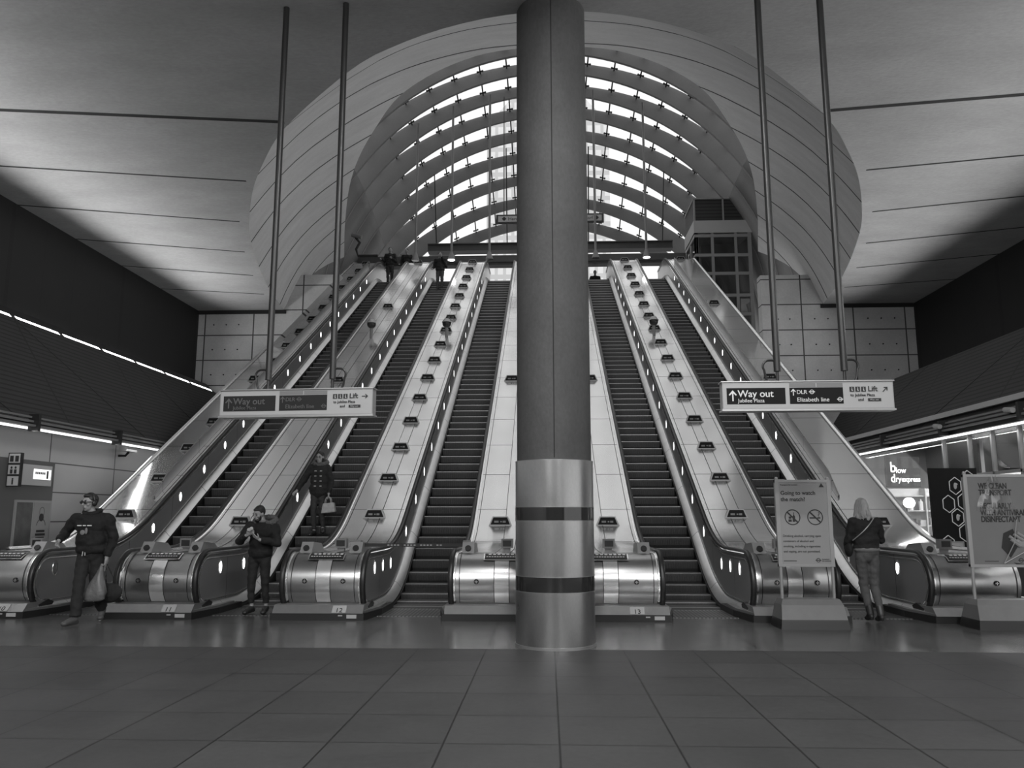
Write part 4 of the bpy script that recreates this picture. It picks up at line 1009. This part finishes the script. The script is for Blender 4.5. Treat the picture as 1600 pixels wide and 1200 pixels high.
def person(label, origin, J, face, outfit, H=1.75, voxel=.0075, group=None, torso_yaw=None, palms=None, near=True):
    """J: joints relative to origin. face: (yaw, pitch) where yaw 0 looks to -Y (the camera), turning towards +X"""
    s = H/1.75
    O = Vector(origin); j = {k: O+Vector(v) for k, v in J.items()}
    yaw, pit = face; ty = yaw if torso_yaw is None else torso_yaw
    Rt = Matrix.Rotation(ty, 3, 'Z'); Rh = Matrix.Rotation(yaw, 3, 'Z') @ Matrix.Rotation(pit, 3, 'X')
    hc = j['head']
    def hp(x, y, z): return hc + Rh @ (Vector((x, y, z))*s)        # head frame: -y is the face
    g = G()
    g.ball(hp(0, .012, .022), (.074*s, .094*s, .098*s), 20, Rh); g.ball(hp(0, -.018, -.045), (.056*s, .066*s, .068*s), 16, Rh); g.ball(hp(0, -.050, -.088), (.026*s, .022*s, .02*s), 12, Rh)
    cap(g, hp(0, -.083, .022), .009*s, hp(0, -.103, -.022), .0135*s); g.ball(hp(0, -.098, -.028), (.018*s, .012*s, .010*s), 10, Rh)
    g.ball(hp(0, -.080, -.058), (.025*s, .012*s, .009*s), 10, Rh); cap(g, hp(-.034, -.080, .035), .009*s, hp(.034, -.080, .035), .009*s)
    for e in (-1, 1):
        g.ball(hp(e*.076, .008, -.005), (.012*s, .02*s, .032*s), 10, Rh); g.ball(hp(e*.045, -.058, -.02), (.02*s, .02*s, .02*s), 10, Rh)
    cap(g, hp(0, .02, -.05), .055*s, j['neck']-V(0, 0, .02), .062*s)
    g.ball((j['neck']+j['pelvis'])/2+V(0, 0, .10*s), (.165*s, .10*s, .22*s), 16, Rt); g.ball(j['pelvis']+V(0, 0, .03), (.14*s, .09*s, .09*s), 16, Rt)
    for a in 'ab':
        cap(g, j['sh'+a], .052*s, j['el'+a], .040*s); cap(g, j['el'+a], .040*s, j['wr'+a], .027*s)
        cap(g, j['hip'+a], .070*s, j['kn'+a], .044*s); cap(g, j['kn'+a], .044*s, j['an'+a], .030*s); cap(g, j['an'+a], .035*s, j['to'+a], .024*s)
        cap(g, j['neck'], .06*s, j['sh'+a], .05*s)
        d, pn, th, cu = palms[a] if palms else ((j['wr'+a]-j['el'+a]), V(0, -1, 0), 1, .5)
        hand(g, j['wr'+a], Vector(d), Vector(pn), th, cu, s)
    body = fuse(g, 'person', SKIN, None, voxel, 4)
    body['label'] = label; body['category'] = 'person'
    if group: body['group'] = group
    # face details
    if near and abs(yaw) < 2.2:
        g = G()
        for e in (-1, 1): g.ball(hp(e*.030, -.083, .010), (.011*s, .006*s, .006*s), 10, Rh)
        g.obj('eye', BLACK, body)
        g = G()
        for e in (-1, 1): g.ball(hp(e*.031, -.088, .036), (.018*s, .006*s, .004*s), 8, Rh)
        g.obj('eyebrow', HAIRD, body)
        g = G(); g.ball(hp(0, -.091, -.058), (.021*s, .004*s, .003*s), 8, Rh); g.obj('lips', mat('lips', .12, .5), body)
    outfit(body, j, hp, Rh, Rt, s, voxel)
    return body
def trousers(body, j, Rt, s, m, voxel, fat=1.0, hem=.06, name='trousers', flare=1.0):
    g = G(); g.ball(j['pelvis']+V(0, 0, .0), (.175*s*fat, .128*s*fat, .135*s), 16, Rt)
    for a in 'ab':
        e = j['an'+a]+(j['kn'+a]-j['an'+a]).normalized()*hem
        cap(g, j['hip'+a], .098*s*fat, j['kn'+a], .070*s*fat); g.cyl(j['kn'+a], e, .068*s*fat, .052*s*fat*flare, 14); g.ball(j['kn'+a], .069*s*fat, 12)
    return fuse(g, name, m, body, voxel, 3, .013*s)
def top(body, j, Rt, s, m, voxel, fat=1.0, length=.08, name='jacket', arm=1.0, depth=1.0, flare=1.0):
    g = G(); mid = (j['neck']+j['pelvis'])/2
    up = (j['neck']-j['pelvis']).normalized()
    g.ball(mid+up*.13*s, (.205*s*fat, .128*s*fat*depth, .17*s), 18, Rt); g.ball(mid-up*.06*s, (.190*s*fat, .140*s*fat*depth, .21*s), 18, Rt)
    g.ball(j['pelvis']+up*(.07*s-length*.3), (.19*s*fat*flare, .138*s*fat*depth*flare, .10*s+length*.6), 18, Rt)
    for a in 'ab':
        e = j['wr'+a]+(j['el'+a]-j['wr'+a]).normalized()*.01
        cap(g, j['sh'+a], .072*s*arm, j['el'+a], .060*s*arm); g.cyl(j['el'+a], e, .059*s*arm, .042*s*arm, 14)
        cap(g, j['neck']-up*.06*s, .085*s, j['sh'+a], .07*s*arm)
    o = fuse(g, name, m, body, voxel, 3, .016*s)
    return o
def shoes(body, j, s, voxel, m=None, sole=False, heel=0):
    for a in 'ab':
        g = G(); d = (j['to'+a]-j['an'+a]); d.z = d.z if abs(d.z) > .1 else 0; fl = j['to'+a]
        cap(g, j['an'+a]+V(0, 0, -.005), .048*s, j['an'+a]*.3+fl*.7, .040*s); g.ball(fl, (.046*s, .046*s, .034*s), 12)
        back = j['an'+a]-Vector((d.x, d.y, 0)).normalized()*.035*s-V(0, 0, .035*s); g.ball(back, .036*s, 12); cap(g, back, .034*s, fl-V(0, 0, .004), .032*s)
        if heel: g.cyl(back, back-V(0, 0, .05*s), .028*s, .022*s, 12)
        fuse(g, 'shoe', m or SHOE, body, voxel, 3)
def hair_cap(body, hp, Rh, s, m, voxel, extra=(), name='hair', front=.03):
    g = G(); g.ball(hp(0, front, .040), (.084*s, .098*s, .096*s), 18, Rh)
    for c, r in extra: g.ball(hp(*c), tuple(q*s for q in r), 12, Rh)
    return fuse(g, name, m, body, voxel, 2, .004)
def spread(a, b): return {k+'a': v for k, v in a.items()} | {k+'b': v for k, v in b.items()}

# --- man with headphones walking towards the camera, carrying a bag
def fit1(body, j, hp, Rh, Rt, s, vx):
    trousers(body, j, Rt, s, CLK, .011, 1.02, .03, 'track_trousers', 1.4)
    g = G(); g.ball(j['pelvis']+V(0, 0, .055), (.205, .152, .045), 18, Rt); fuse(g, 'undershirt', CLL, body, .01, 2)
    top(body, j, Rt, s, CLB, .011, 1.12, .03, 'hoodie', 1.15, 1.06)
    g = G()
    for k in range(14):
        a = PI*2*k/14; g.ball(j['neck']+V(.10*math.cos(a), .085*math.sin(a)+.015, .055-.05*max(0, -math.sin(a))), .038, 8)
    g.ball(j['neck']+V(0, .10, -.03), (.10, .06, .09), 12); fuse(g, 'hood', CLB, body, .011, 3, .004)
    yy = j['neck'].y-.158
    g = G(); [g.box(j['neck'].x+q, j['neck'].x+q+.016, yy-.004, yy+.012, j['neck'].z-.155, j['neck'].z-.14) for q in (-.10, -.08, -.06, -.02, 0, .04, .06, .08)]; g.obj('print', TXTW, body, smooth=False)
    g = G(); g.ball(V(j['neck'].x-.02, yy+.0, j['neck'].z-.24), (.035, .008, .035), 10); g.ball(V(j['neck'].x+.03, yy+.0, j['neck'].z-.22), (.02, .008, .045), 10); g.obj('chest_emblem', GREYM, body)
    g = G(); g.tube([j['pelvis']+V(-.03, -.155, .03), j['pelvis']+V(-.035, -.16, -.03)], .006, 6); g.tube([j['pelvis']+V(.0, -.155, .03), j['pelvis']+V(.005, -.16, -.025)], .006, 6); g.obj('drawstring', CLL, body)
    shoes(body, j, s, .009, mat('grey_trainer', .06, .5))
    for a in 'b':
        g = G(); cap(g, j['an'+a]+V(.0, .02, -.075), .018, j['to'+a]+V(0, 0, -.028), .018); g.obj('shoe_sole', SOLE, body)
    hair_cap(body, hp, Rh, s, HAIRD, .007, [((0, -.03, .098), (.055, .05, .032)), ((0, .02, .115), (.05, .06, .03))], front=.032)
    g = G(); g.tube([hp(.088*math.cos(a), .012, .018+.112*math.sin(a)) for a in [PI*i/14 for i in range(15)]], .012, 8)
    for e in (-1, 1): g.ball(hp(e*.092, .008, -.005), (.024, .04, .045), 14, Rh)
    g.obj('headphones', BLACK, body)
    g = G()
    for e in (-1, 1): g.ball(hp(e*.034, -.096, .012), (.032, .012, .021), 12, Rh); g.tube([hp(e*.06, -.088, .018), hp(e*.086, .0, .015)], .004, 6)
    g.tube([hp(-.02, -.105, .02), hp(.02, -.105, .02)], .005, 6); g.obj('sunglasses', BANDG, body)
P1 = {'head': (-.04, -.08, 1.625), 'neck': (-.02, -.03, 1.465), 'pelvis': (.0, 0, .94)} | spread(
    {'sh': (-.235, -.02, 1.415), 'el': (-.405, .03, 1.22), 'wr': (-.38, -.16, 1.11), 'hip': (-.085, -.02, .90), 'kn': (-.035, -.18, .50), 'an': (-.015, -.24, .09), 'to': (-.06, -.40, .045)},
    {'sh': (.195, 0, 1.415), 'el': (.275, .05, 1.14), 'wr': (.235, -.02, .885), 'hip': (.08, .02, .90), 'kn': (.075, .02, .49), 'an': (.06, .30, .16), 'to': (.10, .18, .055)})
person('man in dark hoodie, sunglasses and headphones striding forward with a bag', (-6.42, 11.15, 0), P1, (-.35, .05), fit1, 1.78, .0065, palms={'a': ((.1, -.5, -.6), (.6, 0, .1), 1, 1.0), 'b': ((-.05, -.02, -1), (-1, 0, 0), 1, .95)}, torso_yaw=-.12)
wb = V(-6.42+.225, 11.15-.03, .80)
t = thing('carrier_bag', 'plastic carrier bag held in the left hand of the man in headphones', 'bag', tuple(wb))
g = G(); rows = []
prof = [(.0, .02, .02), (-.06, .03, .025), (-.16, .055, .05), (-.27, .10, .075), (-.38, .15, .09), (-.47, .16, .09), (-.50, .10, .06)]
for z, rx, ry in prof:
    rows.append([(wb.x-.04+.09*z/.5+rx*math.cos(a)*(1+.12*math.sin(5*a+z*20)), wb.y+ry*math.sin(a)*(1+.15*math.cos(4*a+z*9)), wb.z+z) for a in [2*PI*i/22 for i in range(22)]])
g.grid(rows, closed=True); g.obj('bag_body', BAGM, t, angle=70)
g = G(); g.tube([wb+V(-.04, .02, -.1), wb+V(-.015, .01, -.01), wb+V(0, 0, .03)], .008, 6); g.tube([wb+V(.01, -.02, -.1), wb+V(.01, -.01, 0), wb+V(0, 0, .03)], .008, 6); g.obj('handle', BAGM, t)
wb2 = wb+V(.05, .16, -.28)
g = G(); g.ball(wb2+V(-.03, 0, -.12), (.17, .07, .13), 16); g.tube([wb2+V(-.1, 0, -.02), wb+V(0, .02, .03), wb2+V(.05, 0, -.02)], .012, 8)
tag(fuse(g, 'dark_bag', CLK, None, .01, 3, .006), 'second darker bag hanging behind the plastic carrier bag of the man in headphones', 'bag')

# --- man eating something at the foot of the second escalator
def fit2(body, j, hp, Rh, Rt, s, vx):
    trousers(body, j, Rt, s, CLK, .010, .95, .07, 'trousers')
    top(body, j, Rt, s, CLB, .010, 1.08, .06, 'padded_jacket', 1.12, 1.08)
    g = G()
    for k in range(16):
        a = PI*2*k/16
        if -.9 < math.sin(a+.3): g.ball(j['neck']+V(.155*math.cos(a)+.02, .10*math.sin(a)+.055, .045+.045*math.sin(a)), .05, 8)
    fuse(g, 'fur_hood', FUR, body, .009, 1, .018)
    g = G()
    for k in range(12):
        a = PI*2*k/12; g.ball(j['neck']+V(.062*math.cos(a), .055*math.sin(a)-.01, .035), .022, 8)
    fuse(g, 'collar', mat('grey_knit', .14, .8), body, .009, 2)
    shoes(body, j, s, .009)
    hair_cap(body, hp, Rh, s, HAIRD, .007, [((0, -.02, .085), (.06, .06, .03))], front=.03)
    g = G(); g.ball(hp(0, -.062, -.080), (.045, .034, .03), 12, Rh); g.ball(hp(.045, -.035, -.05), (.014, .03, .04), 10, Rh); g.ball(hp(-.045, -.035, -.05), (.014, .03, .04), 10, Rh); fuse(g, 'beard', HAIRD, body, .006, 1, .003)
P2 = {'head': (-.02, -.07, 1.475), 'neck': (.03, -.01, 1.33), 'pelvis': (.0, 0, .86)} | spread(
    {'sh': (-.16, -.02, 1.285), 'el': (-.285, -.10, 1.07), 'wr': (-.12, -.27, 1.165), 'hip': (-.085, 0, .82), 'kn': (-.10, -.03, .45), 'an': (-.085, .0, .09), 'to': (-.13, -.15, .04)},
    {'sh': (.20, .02, 1.285), 'el': (.285, -.08, 1.05), 'wr': (.08, -.27, 1.10), 'hip': (.085, 0, .82), 'kn': (.10, .0, .45), 'an': (.115, .05, .09), 'to': (.13, -.12, .04)})
person('bearded man in black fur-hooded jacket eating with both hands', (-4.46, 12.3, 0), P2, (-.45, -.30+.62), fit2, 1.66, .0062, palms={'a': ((.8, -.15, .35), (0, .6, .7), 1, .7), 'b': ((-.75, -.2, .5), (-.1, .5, .8), -1, .45)}, torso_yaw=-.25)
g = G(); g.ball(V(-4.52, 11.985, 1.245), (.045, .03, .032), 12); g.ball(V(-4.49, 11.97, 1.262), (.03, .025, .03), 10)
tag(fuse(g, 'sandwich', CLL, None, .006, 2, .004), 'pale wrapped sandwich held by the bearded man in the fur-hooded jacket', 'food')

# --- woman coming down the second escalator with a handbag
def fit3(body, j, hp, Rh, Rt, s, vx):
    trousers(body, j, Rt, s, CLM, .010, .86, .05, 'trousers')
    top(body, j, Rt, s, CLK, .010, .98, .16, 'duffle_coat', 1.05, 1.0, 1.08)
    g = G()
    for k in range(18):
        a = PI*2*k/18; g.ball(j['neck']+V(.135*math.cos(a), .095*math.sin(a)+.02, .055+.03*math.sin(a)), .045, 8)
    fuse(g, 'fur_collar', FUR, body, .009, 1, .02)
    g = G()
    for zz in (.12, .22, .32, .42):
        for e in (-1, 1): g.tube([j['neck']+V(e*.055-.02, -.128, -zz), j['neck']+V(e*.055+.02, -.128, -zz)], .011, 6)
    g.obj('toggle', SIGNW, body)
    shoes(body, j, s, .009)
    hair_cap(body, hp, Rh, s, HAIRD, .007, [((.055, .02, -.04), (.032, .05, .09)), ((-.055, .02, -.04), (.032, .05, .09)), ((0, .06, -.04), (.07, .05, .1)), ((0, .0, .1), (.05, .05, .03))], front=.028)
    g = G()
    for e in (-1, 1): g.tube([hp(e*.032+.022*math.cos(a), -.098, .010+.018*math.sin(a)) for a in [2*PI*i/10 for i in range(11)]], .003, 5)
    g.obj('glasses', BLACK, body)
P3 = {'head': (.02, -.06, 1.565), 'neck': (.02, -.01, 1.41), 'pelvis': (.0, 0, .92)} | spread(
    {'sh': (-.16, 0, 1.365), 'el': (-.30, -.02, 1.10), 'wr': (-.385, -.16, .905), 'hip': (-.075, 0, .88), 'kn': (-.07, -.06, .48), 'an': (-.055, .0, .09), 'to': (-.10, -.15, .04)},
    {'sh': (.17, 0, 1.365), 'el': (.245, .04, 1.09), 'wr': (.22, -.04, .845), 'hip': (.075, 0, .88), 'kn': (.07, .02, .50), 'an': (.09, .10, .14), 'to': (.12, -.02, .09)})
yk = min(steps_Y, key=lambda q: abs(q-16.0)); zk = zn(yk)
person('woman in duffle coat with fur collar riding down the second escalator, hand on rail', (-4.70, yk+.18, zk+.005), P3, (-.1, .12), fit3, 1.70, .0065, palms={'a': ((-.3, -.4, -.35), (0, .3, -1), 1, .6), 'b': ((0, -.02, -1), (-1, 0, 0), 1, .95)}, torso_yaw=-.05)
hb = V(-4.70+.225, yk+.18-.06, zk+.005+.75)
t = thing('handbag', 'pale handbag carried by the woman on the second escalator', 'handbag', tuple(hb))
g = G(); g.prism([(hb.x-.13, hb.z-.30), (hb.x+.16, hb.z-.27), (hb.x+.12, hb.z-.08), (hb.x-.10, hb.z-.10)], 'Y', hb.y-.06, hb.y+.06)
o = g.obj('bag_body', BAGL, t); b = o.modifiers.new('b', 'BEVEL'); b.width = .02; b.segments = 3
g = G()
for yy in (-.04, .04): g.tube([hb+V(-.06+.12*(1-math.cos(a))/2, yy, -.10+.13*math.sin(a)) for a in [PI*i/10 for i in range(11)]], .008, 6)
g.obj('handle', BAGL, t)

# --- woman seen from behind walking to the right hand escalator
def fit4(body, j, hp, Rh, Rt, s, vx):
    trousers(body, j, Rt, s, CLG, .009, .93, .07, 'jeans')
    g = G(); g.ball(j['pelvis']+V(0, 0, .06), (.185, .14, .07), 16, Rt); fuse(g, 'shirt_hem', mat('grey_shirt', .13, .8), body, .009, 2, .003)
    top(body, j, Rt, s, CLB, .010, .98, -.05, 'jacket', 1.05, 1.0)
    shoes(body, j, s, .009, SHOE, heel=1)
    for a in 'ab':
        g = G(); g.cyl(j['an'+a]-V(0, 0, .02), j['an'+a]+(j['kn'+a]-j['an'+a]).normalized()*.11, .048, .052, 14); g.obj('boot_shaft', SHOE, body)
    hair_cap(body, hp, Rh, s, HAIRB, .007, [((0, .065, -.05), (.088, .05, .12)), ((.06, .03, -.06), (.04, .06, .11)), ((-.06, .03, -.06), (.04, .06, .11)), ((.07, .07, -.13), (.035, .03, .06)), ((-.075, .07, -.14), (.03, .03, .06)), ((.01, .08, -.15), (.06, .03, .05)), ((0, .02, .09), (.07, .08, .045))], front=.02)
    g = G()
    for i in range(150):
        th = rnd.uniform(-2.3, 2.3); x0, y0 = math.sin(th), math.cos(th); L = rnd.uniform(.13, .24); w = rnd.uniform(.0, .03)
        g.tube([hp(.02*x0, .02+.02*y0, .137), hp(.062*x0, .02+.075*y0, .11), hp(.088*x0, .02+.102*y0, .04), hp(.096*x0+rnd.uniform(-.01, .01), .03+.09*y0, .04-L*.45), hp((.09+w)*x0+rnd.uniform(-.02, .02), .035+(.075+w)*y0, .04-L)], rnd.uniform(.004, .007), 5)
    g.obj('hair_strands', HAIRB, body)
    g = G(); pts = []
    a = j['shb']+V(-.07, .02, .07); b = j['pelvis']+V(-.20, -.02, .18)
    for i in range(13):
        u = i/12; p = a.lerp(b, u); p.y = j['neck'].y-.02-.135*math.sin(PI*(.18+.75*u))-.0; pts.append(p)
    g.tube(pts, .007, 6); g.obj('bag_strap', SIGNF, body)
P4 = {'head': (-.02, .04, 1.56), 'neck': (.0, .0, 1.40), 'pelvis': (.0, 0, .93)} | spread(
    {'sh': (-.165, 0, 1.355), 'el': (-.225, .05, 1.10), 'wr': (-.19, .22, .98), 'hip': (-.08, 0, .89), 'kn': (-.055, .05, .49), 'an': (-.01, -.02, .12), 'to': (.0, .13, .045)},
    {'sh': (.165, 0, 1.355), 'el': (.245, .10, 1.12), 'wr': (.14, .28, 1.22), 'hip': (.08, 0, .89), 'kn': (.085, .02, .49), 'an': (.085, -.14, .12), 'to': (.10, .02, .045)})
person('fair-haired woman in black jacket and jeans seen from behind on the right', (4.33, 11.72, 0), P4, (PI-.1, .1), fit4, 1.68, .0065, palms={'a': ((.2, 1, .2), (1, 0, 0), 1, .6), 'b': ((-.3, .6, .6), (-.5, -.2, .5), 1, .8)}, torso_yaw=PI)
t = thing('shoulder_bag', 'small dark bag at the hip of the fair-haired woman', 'bag', (4.12, 11.70, 1.0))
g = G(); g.ball(V(4.10, 11.76, .98), (.05, .10, .10), 14); o = fuse(g, 'bag_body', CLB, None, .008, 2, .003); o.parent = t; o.matrix_parent_inverse = Matrix.Translation(-t.location)
g = G(); g.tube([(4.07, 11.70, .88), (4.065, 11.69, .82)], .012, 6); g.obj('tassel', SIGNW, t)
t = thing('phone', 'dark phone held up in the right hand of the fair-haired woman', 'phone', (4.33+.14, 12.05, 1.3))
g = G(); g.box(4.40, 4.56, 12.06, 12.075, 1.24, 1.37); g.obj('phone_body', GREYM, t, smooth=False)

# --- the four people at the top
def far_fit(cj, ct, hair=HAIRD, fat=1.0):
    def f(body, j, hp, Rh, Rt, s, vx):
        trousers(body, j, Rt, s, ct, .014, .95, .06); top(body, j, Rt, s, cj, .014, 1.05*fat, .06); shoes(body, j, s, .012)
        hair_cap(body, hp, Rh, s, hair, .012)
    return f
def stand_pose(arm_a=None, arm_b=None, lean=0):
    return {'head': (0, -.05, 1.62), 'neck': (0, 0, 1.45), 'pelvis': (0, 0, .93)} | spread(
        {'sh': (-.19, 0, 1.40), 'el': (-.26, .03, 1.12), 'wr': arm_a or (-.24, -.08, .88), 'hip': (-.09, 0, .89), 'kn': (-.09, -.02, .49), 'an': (-.09, 0, .09), 'to': (-.12, -.15, .04)},
        {'sh': (.19, 0, 1.40), 'el': (.26, .03, 1.12), 'wr': arm_b or (.24, -.08, .88), 'hip': (.09, 0, .89), 'kn': (.09, -.02, .49), 'an': (.09, 0, .09), 'to': (.12, -.15, .04)})
def near_step(y): return min(steps_Y, key=lambda q: abs(q-y))
y = near_step(34.1); person('man in dark coat standing at the very top of the far left escalator', (-6.98, y+.18, zn(y)+.005), stand_pose((-.36, -.2, 1.15), (.1, -.2, 1.2)), (.3, .1), far_fit(CLK, CLM), 1.78, .013, near=False)
person('person in dark jacket behind the man at the top of the far left escalator', (-6.55, 35.9, LAND+.005), stand_pose((-.3, -.15, .98), (.35, -.15, 1.2)), (-.2, .1), far_fit(CLK, CLK), 1.70, .013, near=False)
y = near_step(32.9); person('man in dark jacket riding near the top of the second escalator, hand at his face', (-4.62, y+.18, zn(y)+.005), stand_pose((-.30, -.1, 1.0), (.08, -.22, 1.50)), (.2, 0), far_fit(CLB, CLG), 1.80, .013, near=False)
y = near_step(35.0); person('dark silhouetted person on the landing of the escalator right of the column', (2.25, 37.6, LAND-.62), stand_pose(), (0, 0), far_fit(CLB, CLB, fat=1.15), 1.7, .013, near=False)
t = thing('backpack', 'pale bag standing beside the two people at the top left', 'bag', (-6.62, 36.2, LAND))
g = G(); g.ball(V(-6.66, 36.2, LAND+.32), (.12, .1, .3), 12); g.ball(V(-6.66, 36.2, LAND+.1), (.12, .1, .1), 12); o = fuse(g, 'bag_body', GREYM, None, .012, 2, .004); o.parent = t; o.matrix_parent_inverse = Matrix.Translation(-t.location)
